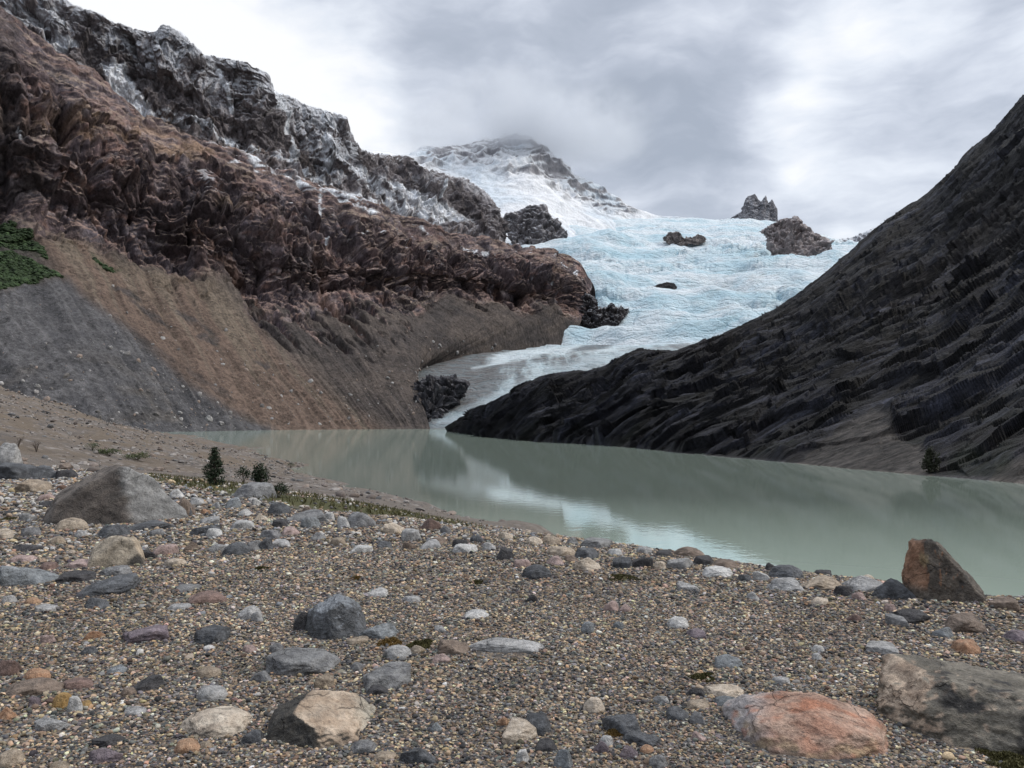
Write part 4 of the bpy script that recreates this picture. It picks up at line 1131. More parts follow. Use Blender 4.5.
def stone(x0, x1, y0, y1, colour, form, seed, name=None, label=None, planes=None, paint=None, sub=None, depth=None, max_d=60, sharp=14, rough=1.0, yaw=0.0, base_lift=0.0, lie=.55):
    cx = (x0 + x1) / 2
    lim = 13.0 if cx > 480 else 32.0
    for k in range(14):                      # a base that just clears the brow is set back onto it
        g = hit(cx, y1 - (y1 - y0) * .06 + k, hi=max_d)
        if g is not None and g[1] < lim: break
    d = g[1]
    mpp = d / F
    w = (x1 - x0) * mpp
    hp = (y1 - y0) * mpp * (1 if planes or paint else .84)
    e = math.atan2(CAMZ - g[2], math.hypot(g[0], g[1]))
    ratio = depth or {'b': .85, 'f': .75, 'r': .85, 's': .7}[form]
    D = ratio * w
    if form == 'f':
        D = min(1.1 * w, .8 * hp / math.sin(e)); H = math.sqrt(max(hp ** 2 - (D * math.sin(e)) ** 2, 0)) / math.cos(e)
        H = max(H, .10 * w, .25 * hp)
    else:
        k = lie * D * math.sin(e)
        H = max((hp - k) / math.cos(e), .22 * w)
        if hp - k < .22 * w: D = max(.4 * w, (hp - .22 * w) / (lie * math.sin(e)))
    D = min(max(D, .35 * w), 1.3 * w)
    px_w = x1 - x0
    sub = sub or (5 if px_w > 30 else 4 if px_w > 16 else 3)
    V, Fc, off = rock_shape(seed, sub, form, planes, sharp, rough)
    P = V * [w / 2, D / 2, H]
    A, B = (np.array(q) for q in PAL[colour])
    r = np.random.default_rng(seed + 5)
    q = V * [1, 1, .8] + off
    t = smooth(-.35, .35, fbm(q * 2.2, 4, .6) + .25 * r.normal() * .5)
    if form in 'fsb' and r.random() < .55:          # bedding
        ax = np.array([r.normal() * .4, r.normal() * .4, 1.0])
        t = np.clip(t + .5 * fbm(np.outer((q * ax).sum(1), [7, .3, .3]) + q * .4, 3), 0, 1)
    C = mix(A, B, t) * r.uniform(.88, 1.1)
    n = vert_normals(P, Fc)
    if paint: C = paint(C, V, n, q)
    C = mix(C, np.array([.055, .05, .045]), .65 * smooth(.10, -.08, V[:, 2] + .12 * fbm(q * 3, 3)))   # darker towards the foot
    # turn the stone to face the sight line
    a = -math.atan2(g[0], g[1]) + yaw
    ca, sa = math.cos(a), math.sin(a)
    name = name or ('boulder' if px_w > 55 else 'flat_rock' if form == 'f' and px_w > 24 else 'rock' if px_w > 24 else 'stone')
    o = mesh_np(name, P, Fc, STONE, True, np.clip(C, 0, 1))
    o.rotation_euler = (0, 0, a)
    off_y = D * .42
    gx, gy = g[0] + off_y * math.sin(-a + yaw), g[1] + off_y * math.cos(-a + yaw)
    gz = float(ground(gx, gy)[0])
    if abs(gz - g[2]) > .3 * max(H, .05): gz = g[2] if gz > g[2] else g[2] - .15 * H
    o.location = (gx, gy, gz + base_lift)
    ROCKS.append([o, cx, y1, px_w, colour, form, label])
    STAND.append((gx, gy, max(w, D) / 2))
    return o


STAND = []
STONE = None


def zone(n, dirv, lo, hi):
    dv = np.array(dirv, float); dv /= np.linalg.norm(dv)
    return smooth(lo, hi, n @ dv)


def build_hero_rocks():
    def p_big(C, V, n, q):
        left = smooth(.06, -.09, V[:, 0] - .12 + .16 * fbm(q * 3, 4, .6) - .10 * (.5 - V[:, 2]))
        a = fbm(np.stack([q[:, 0] * 2, q[:, 1] * 2, q[:, 2] * 9 + q[:, 0] * 3], 1), 5, .6)
        R = mix(rgb(.15, .148, .145), rgb(.27, .268, .262), smooth(-.35, .35, a))
        R = mix(R, rgb(.05, .05, .05), .7 * smooth(.30, .40, ridged(np.stack([q[:, 0] * 1.2, q[:, 1], q[:, 2] * 4 - q[:, 0] * 1.2], 1), 3) * .8 - .35))
        L = mix(rgb(.068, .057, .050), rgb(.135, .115, .10), smooth(-.35, .35, a * .5 + fbm(q * 2, 4)))
        L = mix(L, rgb(.045, .04, .037), .7 * smooth(.0, .5, fbm(q * 1.7 + 8, 3) - V[:, 2] * .5 + .2))
        return mix(R, L, left)
    stone(49, 184, 465, 527, 'grey', 'b', 101, 'boulder', 'largest grey boulder with a brown left face and banded right face on the gravel', sub=6, depth=.8, sharp=30, rough=.75, paint=p_big, planes=[
        ((-.54, -.15, .80), (0, 0, 1.0)), ((.42, .1, .85), (.0, 0, 1.0)), ((.72, .05, .55), (.5, 0, .75)), ((-.85, -.1, .32), (-.8, 0, .5)),
        ((-.30, -.84, .45), (.12, -.45, .55)), ((.42, -.80, .42), (.12, -.45, .55)), ((1, .1, .1), (.97, 0, .1)), ((0, .8, .5), (0, .7, .5)), ((-1, 0, 0), (-1, 0, 0))])

    def p_pyr(C, V, n, q):
        C = mix(rgb(.075, .063, .052), rgb(.145, .122, .10), smooth(-.35, .35, fbm(q * 2.4, 5, .6)))
        C = mix(C, rgb(.035, .033, .032), .8 * smooth(.05, .4, fbm(q * [3, 3, 4] + 4, 4, .6)))
        o = zone(n + .25 * np.stack([fbm(q * 5, 4)] * 3, 1), (-.8, -.5, .25), .52, .64) * smooth(.12, .3, V[:, 2])
        C = mix(C, mix(rgb(.20, .105, .062), rgb(.28, .16, .10), smooth(-.3, .3, fbm(q * 4, 3))), .85 * o)
        C = mix(C, rgb(.30, .23, .13), .7 * smooth(.15, .09, np.hypot(V[:, 0] + .42, (V[:, 2] - .66) * 1.2) + .10 * fbm(q * 8, 3)) * (V[:, 1] < .2))
        return mix(C, rgb(.03, .03, .03), .75 * smooth(.88, .97, V[:, 2] + .05 * fbm(q * 5, 2)))
    stone(905, 981, 540, 605, 'brown', 'b', 102, 'boulder', 'pointed brown boulder with an orange left face standing against the lake', sub=6, depth=.8, sharp=34, rough=1.4, paint=p_pyr, planes=[
        ((-.93, -.1, .34), (-.82, 0, .75)), ((.62, -.05, .80), (-.06, 0, .95)), ((0, .1, 1), (-.3, 0, 1.0)), ((-.62, -.72, .25), (-.55, -.5, .4)), ((.30, -.86, .40), (-.2, -.5, .5)),
        ((.95, 0, .2), (.98, 0, .1)), ((0, .8, .5), (0, .7, .4)), ((-.9, -.1, -.35), (-1, 0, .42))])

    def p_block(C, V, n, q):
        C = mix(rgb(.12, .108, .088), rgb(.205, .186, .155), smooth(-.35, .35, fbm(q * 2.4, 5, .6)))
        C = mix(C, mix(rgb(.34, .255, .19), rgb(.46, .365, .28), smooth(-.3, .3, fbm(q * 3, 4))), zone(n + .12 * np.stack([fbm(q * 6, 4)] * 3, 1), (-.66, -.38, .62), .76, .86))
        sp = fbm(q * 8 + 3, 3, .6)
        C = mix(C, rgb(.022, .022, .020), .88 * smooth(.40, .50, sp) * zone(n, (.1, -.7, .7), .2, .6))
        C = mix(C, rgb(.022, .022, .024), .9 * smooth(.02, .22, fbm(q * 2.2 + 12, 4, .6) - 1.1 * np.abs(V[:, 2] - .62 + .42 * V[:, 0]) + .22) * smooth(-.45, -.2, V[:, 0]))
        C = mix(C, rgb(.05, .045, .026), .7 * smooth(.1, .5, fbm(q * 2 + 30, 3) + .5 * (V[:, 0] - .1) - V[:, 2] * .9 + .25))
        return C
    stone(878, 1066, 657, 750, 'brown', 'b', 103, 'boulder', 'blocky tan and grey-brown boulder with black lichen at the bottom right corner', sub=6, depth=.72, sharp=34, rough=1.1, lie=.95, paint=p_block, planes=[
        ((-.64, -.42, .64), (-.36, -.2, 1.0)), ((-.95, -.1, .1), (-1, 0, .4)), ((.05, -.04, 1), (0, 0, .97)), ((.02, -.82, .56), (-.2, -.55, .66)), ((.25, -.95, .1), (0, -.95, .2)), ((-.55, -.82, .1), (-.75, -.5, .3)),
        ((.9, -.1, .4), (.9, 0, .6)), ((0, .9, .3), (0, .9, .5)), ((-.65, -.5, -.5), (-.85, -.5, .12))])

    def p_pink(C, V, n, q):
        a = fbm(q * 2.2, 5, .6)
        C = mix(rgb(.36, .20, .14), rgb(.42, .30, .235), smooth(-.3, .35, a))
        C = mix(C, rgb(.34, .34, .35), .8 * smooth(-.25, -.7, V[:, 0] + .3 * a))
        C = mix(C, rgb(.44, .33, .20), .7 * smooth(.0, .4, fbm(q * 3 + 9, 4)) * smooth(.5, .1, V[:, 2]))
        C = mix(C, rgb(.38, .145, .075), .6 * smooth(.1, .4, fbm(q * 2.6 + 19, 4)))
        return mix(C, rgb(.045, .045, .045), .8 * smooth(.38, .46, fbm(q * 7 + 40, 3, .6)))
    stone(718, 886, 694, 757, 'pink', 'b', 104, 'boulder', 'low pink and orange speckled boulder beside the lichened block', sub=6, depth=.8, sharp=24, rough=.9, lie=.7, paint=p_pink, planes=[
        ((-.36, -.25, .9), (-.3, 0, .9)), ((.45, -.2, .86), (.15, 0, .92)), ((-.05, -.82, .56), (0, -.6, .5)), ((.6, -.7, .3), (.6, -.5, .2)), ((-.9, -.3, .3), (-.95, 0, .3)), ((.9, 0, .3), (.97, 0, .15)), ((0, .9, .4), (0, .8, .5)), ((-.7, -.7, .25), (-.65, -.65, .2))])

    def p_tantop(C, V, n, q):
        a = fbm(q * 2.6, 4, .6)
        T = mix(rgb(.36, .27, .195), rgb(.46, .37, .285), smooth(-.3, .3, a))
        T = mix(T, rgb(.34, .34, .29), .6 * smooth(.5, .9, V[:, 0] + .2 * a))
        K = mix(rgb(.030, .029, .028), rgb(.075, .068, .058), smooth(-.3, .35, fbm(q * 5, 4, .65)))
        K = mix(K, rgb(.17, .125, .08), .6 * smooth(.1, .4, fbm(q * 2 + 7, 3)) * smooth(-.2, .2, V[:, 0]))
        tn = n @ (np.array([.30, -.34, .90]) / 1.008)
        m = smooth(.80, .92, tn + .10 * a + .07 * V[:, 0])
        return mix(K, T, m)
    stone(267, 379, 693, 748, 'tan', 'b', 105, 'boulder', 'boulder with smooth tan top and black front left side in the foreground gravel', sub=6, depth=.85, sharp=26, rough=.6, lie=.75, paint=p_tantop, planes=[
        ((.30, -.34, .90), (-.2, 0, .92)), ((-.52, -.80, .35), (-.42, -.5, .5)), ((.16, -.86, .45), (.2, -.72, .42)), ((.80, -.25, .52), (.92, 0, .3)), ((-.95, 0, .3), (-.95, 0, .4)), ((0, .9, .3), (0, .9, .5)), ((-.6, .1, .75), (-.6, .1, .85))])

    def p_cream(C, V, n, q):
        C = mix(rgb(.43, .36, .29), rgb(.52, .455, .375), smooth(-.3, .3, fbm(q * 3, 4)))
        C = mix(C, rgb(.06, .055, .05), .75 * smooth(.55, .63, fbm(q * 11, 2)))
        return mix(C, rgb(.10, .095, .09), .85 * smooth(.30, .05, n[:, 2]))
    stone(181, 251, 702, 739, 'cream', 'r', 106, 'boulder', 'round cream stone with flat speckled top near the bottom left', sub=5, depth=1.0, rough=.7, paint=p_cream, lie=.95)

    def p_blue(C, V, n, q):
        C = mix(rgb(.055, .058, .062), rgb(.115, .12, .128), smooth(-.35, .35, fbm(q * 2.4, 5, .6)))
        return mix(C, rgb(.24, .26, .285), .8 * smooth(.55, .85, n[:, 2] + .25 * fbm(q * 3, 3)))  # upward faces lightened: sky light on the top put into the colour
    stone(302, 367, 599, 641, 'blue-grey', 'b', 107, 'boulder', 'dark rounded boulder with blue-grey top alone in the middle gravel', sub=6, depth=.9, sharp=12, rough=.9, paint=p_blue, planes=[
        ((-.4, -.1, .9), (-.3, 0, .95)), ((.35, -.1, .92), (.2, 0, 1.0)), ((.8, -.1, .5), (.8, 0, .5)), ((-.9, -.3, .25), (-.95, 0, .3)), ((.15, -.9, .45), (.1, -.6, .5)), ((-.5, -.8, .35), (-.4, -.6, .4)), ((0, .9, .4), (0, .8, .5)), ((1, 0, .05), (1, 0, .3))])
    def p_hollow_shade(C, V, n, q):
        C = mix(rgb(.23, .195, .15), rgb(.33, .285, .225), smooth(-.3, .3, fbm(q * 3, 4)))
        C = mix(C, rgb(.46, .37, .27), .8 * zone(n, (.75, -.1, .6), .75, .95))
        return mix(C, rgb(.025, .025, .025), .9 * smooth(.34, .24, np.hypot(V[:, 0] - .66, V[:, 2] - .05) + .05 * fbm(q * 6, 2)))  # black patch stands in for the shade of a hollow
    stone(90, 143, 538, 568, 'tan', 'b', 108, 'boulder', 'tan boulder with cream right edge just in front of the largest grey boulder', sub=5, depth=.8, sharp=20, rough=.6, paint=p_hollow_shade, planes=[
        ((-.45, -.2, .85), (-.3, 0, .85)), ((.15, 0, 1), (.2, 0, 1)), ((.85, -.1, .5), (.75, 0, .7)), ((-.1, -.85, .5), (0, -.6, .5)), ((-.9, 0, .3), (-1, 0, .2)), ((0, .9, .3), (0, .8, .5)), ((1, 0, .2), (1, 0, .2))])


# pixel boxes of the other stones one can tell apart: x0 x1 y0 y1 colour form
STONES = '''
172 195 494 517 brown b|0 21 440 466 pale_grey s|-8 41 461 481 slate f|26 59 463 480 slate s|57 77 469 479 black f|15 52 477 494 tan b|38 54 494 501 pink f|40 60 500 507 black f
56 87 516 531 tan r|98 129 524 538 slate f|75 87 529 538 pale_grey r|50 65 535 545 tan r|15 43 543 552 black s|139 157 550 559 black s|153 178 544 556 pink f|3 56 560 586 blue-grey s
57 94 571 583 black f|100 131 565 577 grey f|80 139 573 596 slate b|86 109 596 610 slate s|189 226 591 605 reddish_brown f|237 262 604 621 pale_grey b|189 220 523 536 slate s|223 250 540 556 slate r
246 264 539 552 grey s|165 186 558 567 cream f|184 199 540 552 brown s|175 201 584 592 grey f|2 16 594 604 pale_grey r|25 41 596 605 orange r|36 57 604 613 pale_grey f|168 191 603 611 pale_grey f
170 184 488 499 white s|210 220 501 509 pale_grey s|225 242 496 509 blue-grey b|231 254 520 530 white f|199 219 516 525 pale_grey f|232 276 480 500 grey b|200 210 508 515 orange s|9 36 555 563 pink f
40 58 562 571 reddish_brown f|66 96 560 569 pink f|130 173 521 531 slate f|124 167 624 643 purple-grey b|84 105 629 640 orange s|41 55 634 644 pink s|195 230 627 645 slate f|-4 20 658 677 reddish_brown s
24 49 667 682 orange r|8 61 678 696 brown f|63 92 677 690 reddish_brown f|53 72 691 710 ochre r|68 82 695 713 white s|79 91 700 709 ochre r|-4 16 706 722 orange s|36 69 716 732 pale_grey s
134 166 674 692 black s|195 221 665 679 tan r|197 227 685 702 pale_grey r|242 264 730 745 slate s|175 200 737 754 orange r|199 211 740 749 tan r|93 125 736 747 black f|90 121 746 764 purple-grey b
-4 23 749 768 tan r|108 127 665 674 blue-grey f|242 257 644 654 pink r|121 136 686 697 brown r|125 146 707 716 pale_grey f|29 40 695 708 purple-grey s|50 68 761 773 tan r|81 97 645 655 slate s
358 399 621 640 blue-grey b|293 311 609 632 black r|384 412 644 660 pale_grey r|411 426 644 654 tan s|437 470 637 655 brown b|466 545 641 653 pale_grey f|432 450 653 663 pink s|346 369 637 645 tan f
266 341 649 676 grey f|314 334 674 689 tan s|362 412 666 692 grey f|366 388 684 696 black f|250 272 669 684 grey b|350 377 741 754 grey f|399 436 745 766 slate s|374 397 751 762 tan r
496 509 716 726 orange s|502 539 721 744 cream f|522 551 716 737 slate f|364 388 586 598 white s|402 421 595 603 pale_grey f|464 489 609 619 white f|350 364 661 672 grey r|430 442 722 733 blue-grey s
251 263 610 623 pale_grey s|269 284 642 654 grey r|434 446 626 633 pale_grey f|677 699 581 591 pale_grey s|603 619 600 612 pink s|618 631 603 613 pink s|581 594 620 634 blue-grey r|613 624 621 630 blue-grey r
667 689 615 629 white r|686 706 629 639 purple-grey f|715 743 653 669 blue-grey b|703 744 685 699 cream f|686 705 686 697 black s|687 709 700 710 tan f|715 737 697 707 blue-grey f|653 669 694 704 pale_grey s
583 605 696 714 cream r|602 641 711 738 slate b|622 662 733 747 slate f|619 638 746 760 purple-grey s|649 668 754 770 grey r|640 654 744 754 orange r|599 613 735 748 white r|594 609 741 754 purple-grey s
666 689 706 721 slate r|690 705 711 725 grey s|554 573 747 770 blue-grey s|535 558 740 753 black f|516 529 749 764 white s|691 706 731 742 pink s|867 898 642 655 pale_grey f|953 979 640 655 orange f
946 984 616 634 brown f|891 930 609 624 black f|933 953 626 638 blue-grey s|1003 1032 629 643 purple-grey s|812 824 644 653 white r|812 822 652 661 white r|772 790 676 686 pale_grey f|874 917 575 601 slate b
842 884 574 592 pale_grey s|834 854 584 597 black s|767 804 576 592 pale_grey b|799 844 574 591 tan b|769 804 562 580 slate r|765 779 561 572 black s|861 874 569 577 cream r|814 831 566 573 black f
991 1018 597 611 brown f|812 828 598 606 cream f|852 866 591 601 pink s|886 908 614 627 grey s|884 896 603 612 pink r|847 861 613 622 reddish_brown s|521 552 563 580 slate r|570 601 555 572 cream b
546 564 555 566 pink s|574 599 548 560 slate f|548 576 546 557 tan f|564 579 554 563 brown s|629 653 555 568 black b|613 633 556 569 slate s|671 706 544 558 brown r|692 713 555 566 black f
667 693 556 569 pale_grey s|702 733 566 578 white f|711 738 559 569 brown f|753 771 570 582 white s|655 673 550 557 black f|526 543 535 545 cream r|542 561 535 545 tan f|566 578 536 545 grey s
580 613 537 549 grey f|526 538 593 603 black s|746 759 591 601 pale_grey s|514 531 559 568 pink f|267 291 500 515 slate r|286 328 507 523 grey b|301 321 515 529 blue-grey s|346 376 510 529 grey b
337 350 515 529 white s|323 335 511 522 white s|383 405 521 535 cream s|401 421 529 542 pale_grey f|419 441 516 531 reddish_brown b|440 452 525 535 grey r|432 446 536 545 brown s|452 468 538 548 black s
452 478 543 553 white f|496 513 546 561 black b|420 442 540 550 pale_grey f|255 273 536 551 slate s|271 290 539 548 pale_grey f|260 282 529 540 grey f|350 373 545 554 white f|272 289 519 528 black f
402 416 540 550 brown s|497 513 530 540 cream s|206 222 528 538 white f|150 166 528 536 grey s|302 312 505 513 brown s|238 252 508 517 white s|254 268 512 522 cream s|282 300 527 536 pink f
208 226 544 553 grey f|-6 12 527 540 cream s|22 40 527 537 grey f|20 36 512 521 pale_grey s|182 192 506 516 slate s|190 204 497 505 pale_grey f|252 262 497 506 white s|310 326 531 541 grey s
330 346 537 546 tan f|376 392 540 549 slate s|470 484 534 543 slate s|482 496 541 551 pale_grey s|608 622 548 556 white f|636 652 546 554 pale_grey f|654 666 560 570 cream s|738 752 573 582 slate s
'''

LANDMARKS = [('the largest grey boulder', 115, 500), ('the pointed brown boulder', 943, 580), ('the lichened corner block', 960, 710), ('the pink speckled boulder', 800, 730),
             ('the tan-topped black boulder', 322, 725), ('the round cream stone', 215, 722), ('the lone dark rounded boulder', 336, 622), ('the tan cream-edged boulder', 117, 556), ('the little conifer', 213, 470),
             ('the moss cushion on the brow', 621, 576), ('the two mossy tufts', 406, 641), ('the pink split stones', 617, 606)]


def label_stones():
    todo = [r for r in ROCKS if r[6] is None]
    cand = []
    for o, cx, by, w, colour, form, _ in todo:
        size = 'large' if w > 45 else 'medium' if w > 28 else 'small' if w > 18 else 'tiny'
        noun = {'b': 'boulder' if w > 26 else 'chunky stone', 'f': 'flat slab' if w > 24 else 'flat stone', 'r': 'rounded stone', 's': 'angular rock' if w > 24 else 'angular stone'}[form]
        head = f"{size} {'dark slate' if colour == 'slate' else colour} {noun}"
        rel = []
        for nm, lx, ly in sorted(LANDMARKS, key=lambda l: math.hypot(l[1] - cx, (l[2] - by) * 1.4)):
            dx, dy = cx - lx, by - ly
            dist = math.hypot(dx, dy)
            far = 'close ' if dist < 60 else 'a little way ' if dist < 110 else 'some way ' if dist < 190 else 'far '
            if abs(dx) > 2.2 * abs(dy): where = 'left of' if dx < 0 else 'right of'
            elif abs(dy) > 2.2 * abs(dx): where = 'behind' if dy < 0 else 'in front of'
            else: where = ('behind and ' if dy < 0 else 'in front and ') + ('left of' if dx < 0 else 'right of')
            rel.append(far + where + ' ' + nm)
        cand.append([f'{head} {rel[0]}'] + [f'{head} {r}' for r in rel[1:4]] + [f'{head} {rel[i]} and {rel[j]}' for i, j in ((0, 1), (0, 2), (1, 2), (0, 3))])
    count = {}
    for c in cand:
        for s in set(c): count[s] = count.get(s, 0) + 1
    used = {}
    for r, c in zip(todo, cand):
        best = next((s for s in c if count[s] == 1 and len(s.split()) <= 16), None)
        if best is None: best = c[0]; used.setdefault(best, []).append(r)
        r[6] = best
    for s, rs in used.items():                       # still alike: tell them apart by which lies further left
        others = [r for r in todo if r[6] == s]
        others.sort(key=lambda r: r[1])
        words = ['leftmost', 'second from left', 'third from left', 'fourth from left']
        for k, r in enumerate(others):
            if len(others) == 2: r[6] = ('left one of two: ', 'right one of two: ')[k] + s
            elif len(others) > 2: r[6] = words[min(k, 3)] + ' ' + s
    for o, cx, by, w, colour, form, lab in ROCKS:
        prop(o, ' '.join(lab.split()[:16]), 'boulder' if w > 55 else 'flat rock' if form == 'f' and w > 24 else 'rock' if w > 24 else 'stone', 'loose rocks lying on the gravel beach')


def build_rocks():
    global STONE
    STONE = make_stone_material()
    build_hero_rocks()
    k = 200
    for ln in STONES.strip().splitlines():
        for e in ln.split('|'):
            x0, x1, y0, y1, c, f = e.split(); k += 1
            lift = 0
            stone(float(x0), float(x1), float(y0), float(y1), c.replace('_', ' '), f, k, max_d=34, base_lift=lift)
    label_stones()


# ---------------------------------------------------------------- gravel: every pebble is geometry, instanced on scattered points
def instancer(name, P, scl, rot, colr, mat, shape=0, kind='stuff', sub=2):
    me = bpy.data.meshes.new(name)
    me.vertices.add(len(P)); me.vertices.foreach_set('co', np.asarray(P, np.float32).ravel())
    for nm, val in (('scl', scl), ('rot', rot)):
        a = me.attributes.new(nm, 'FLOAT_VECTOR', 'POINT'); a.data.foreach_set('vector', np.asarray(val, np.float32).ravel())
    a = me.attributes.new('tint', 'FLOAT_COLOR', 'POINT')
    c = np.ones((len(P), 4), np.float32); c[:, :3] = colr; a.data.foreach_set('color', c.ravel())
    o = link(bpy.data.objects.new(name, me)); prop(o, kind=kind)
    g = bpy.data.node_groups.new(name + '_scatter', 'GeometryNodeTree')
    g.interface.new_socket('Geometry', in_out='INPUT', socket_type='NodeSocketGeometry')
    g.interface.new_socket('Geometry', in_out='OUTPUT', socket_type='NodeSocketGeometry')
    n, lk = g.nodes, g.links.new
    gi, go = n.new('NodeGroupInput'), n.new('NodeGroupOutput')
    inst = n.new('GeometryNodeInstanceOnPoints')
    g2i = n.new('GeometryNodeGeometryToInstance')
    for v in range(4):
        ic = n.new('GeometryNodeMeshIcoSphere'); ic.inputs['Radius'].default_value = 1.0; ic.inputs['Subdivisions'].default_value = sub
        sp = n.new('GeometryNodeSetPosition'); nz = n.new('ShaderNodeTexNoise'); nz.noise_dimensions = '4D'
        nz.inputs['Scale'].default_value = .85; nz.inputs['W'].default_value = v * 7.3 + shape; nz.inputs['Detail'].default_value = 2
        sub_ = n.new('ShaderNodeVectorMath'); sub_.operation = 'SUBTRACT'; sub_.inputs[1].default_value = (.5, .5, .5)
        mul = n.new('ShaderNodeVectorMath'); mul.operation = 'SCALE'; mul.inputs['Scale'].default_value = 1.5 if shape == 0 else 2.2
        lk(nz.outputs['Color'], sub_.inputs[0]); lk(sub_.outputs[0], mul.inputs[0]); lk(ic.outputs['Mesh'], sp.inputs['Geometry']); lk(mul.outputs[0], sp.inputs['Offset'])
        ss = n.new('GeometryNodeSetShadeSmooth'); lk(sp.outputs[0], ss.inputs[0]); ss.inputs['Shade Smooth'].default_value = (v % 2 == 0) or shape == 1
        sm = n.new('GeometryNodeSetMaterial'); sm.inputs['Material'].default_value = mat; lk(ss.outputs[0], sm.inputs[0])
        lk(sm.outputs[0], g2i.inputs[0])
    def named(nm, t):
        x = n.new('GeometryNodeInputNamedAttribute'); x.data_type = t; x.inputs['Name'].default_value = nm; return x.outputs['Attribute']
    e2r = n.new('FunctionNodeEulerToRotation'); lk(named('rot', 'FLOAT_VECTOR'), e2r.inputs[0])
    lk(gi.outputs[0], inst.inputs['Points']); lk(g2i.outputs[0], inst.inputs['Instance']); inst.inputs['Pick Instance'].default_value = True
    lk(e2r.outputs[0], inst.inputs['Rotation']); lk(named('scl', 'FLOAT_VECTOR'), inst.inputs['Scale'])
    lk(inst.outputs[0], go.inputs[0])
    md = o.modifiers.new('scatter', 'NODES'); md.node_group = g
    return o


def tint_material(name, rough=.75, noise_scale=3.0, spec=.3):
    m = NT(name)
    t = m.attr('tint', 'INSTANCER')
    co = m.coord()
    k = m.rng(m.noise(co, noise_scale, 4, .6), .3, .7, .72, 1.25)
    cb = m.new('ShaderNodeCombineXYZ')
    for i in range(3): m.lk(k, cb.inputs[i])
    m.principled(m.mixc(1, t, cb.outputs[0], 'MULTIPLY'), rough, None, spec)
    return m.m


PEB = [(.036, .036, .039, 24), (.085, .083, .083, 17), (.145, .142, .138, 10), (.225, .175, .12, 17), (.105, .077, .058, 14), (.29, .265, .23, 6), (.25, .165, .10, 3), (.25, .185, .15, 4), (.11, .10, .078, 9), (.16, .115, .083, 10), (.36, .28, .18, 5)]


def pebble_colors(n, rng):
    p = np.array(PEB); w = p[:, 3] / p[:, 3].sum()
    c = p[rng.choice(len(p), n, p=w), :3]
    return np.clip(1.12 * c * np.exp(rng.normal(0, .38, (n, 1))) * (1 + rng.normal(0, .05, (n, 3))), .015, .6)


def scatter_ground(n, r0, r1, half, rng):
    """points spread evenly per area of ground over the sector ahead"""
    r = np.sqrt(rng.uniform(r0 * r0, r1 * r1, n)); a = rng.uniform(-half, half, n)
    return r * np.sin(a), r * np.cos(a)


def keep_clear(x, y, k=.8):
    ok = np.ones(len(x), bool)
    for sx, sy, sr in STAND:
        if sr > .12: ok &= (x - sx) ** 2 + (y - sy) ** 2 > (sr * k) ** 2
    return ok


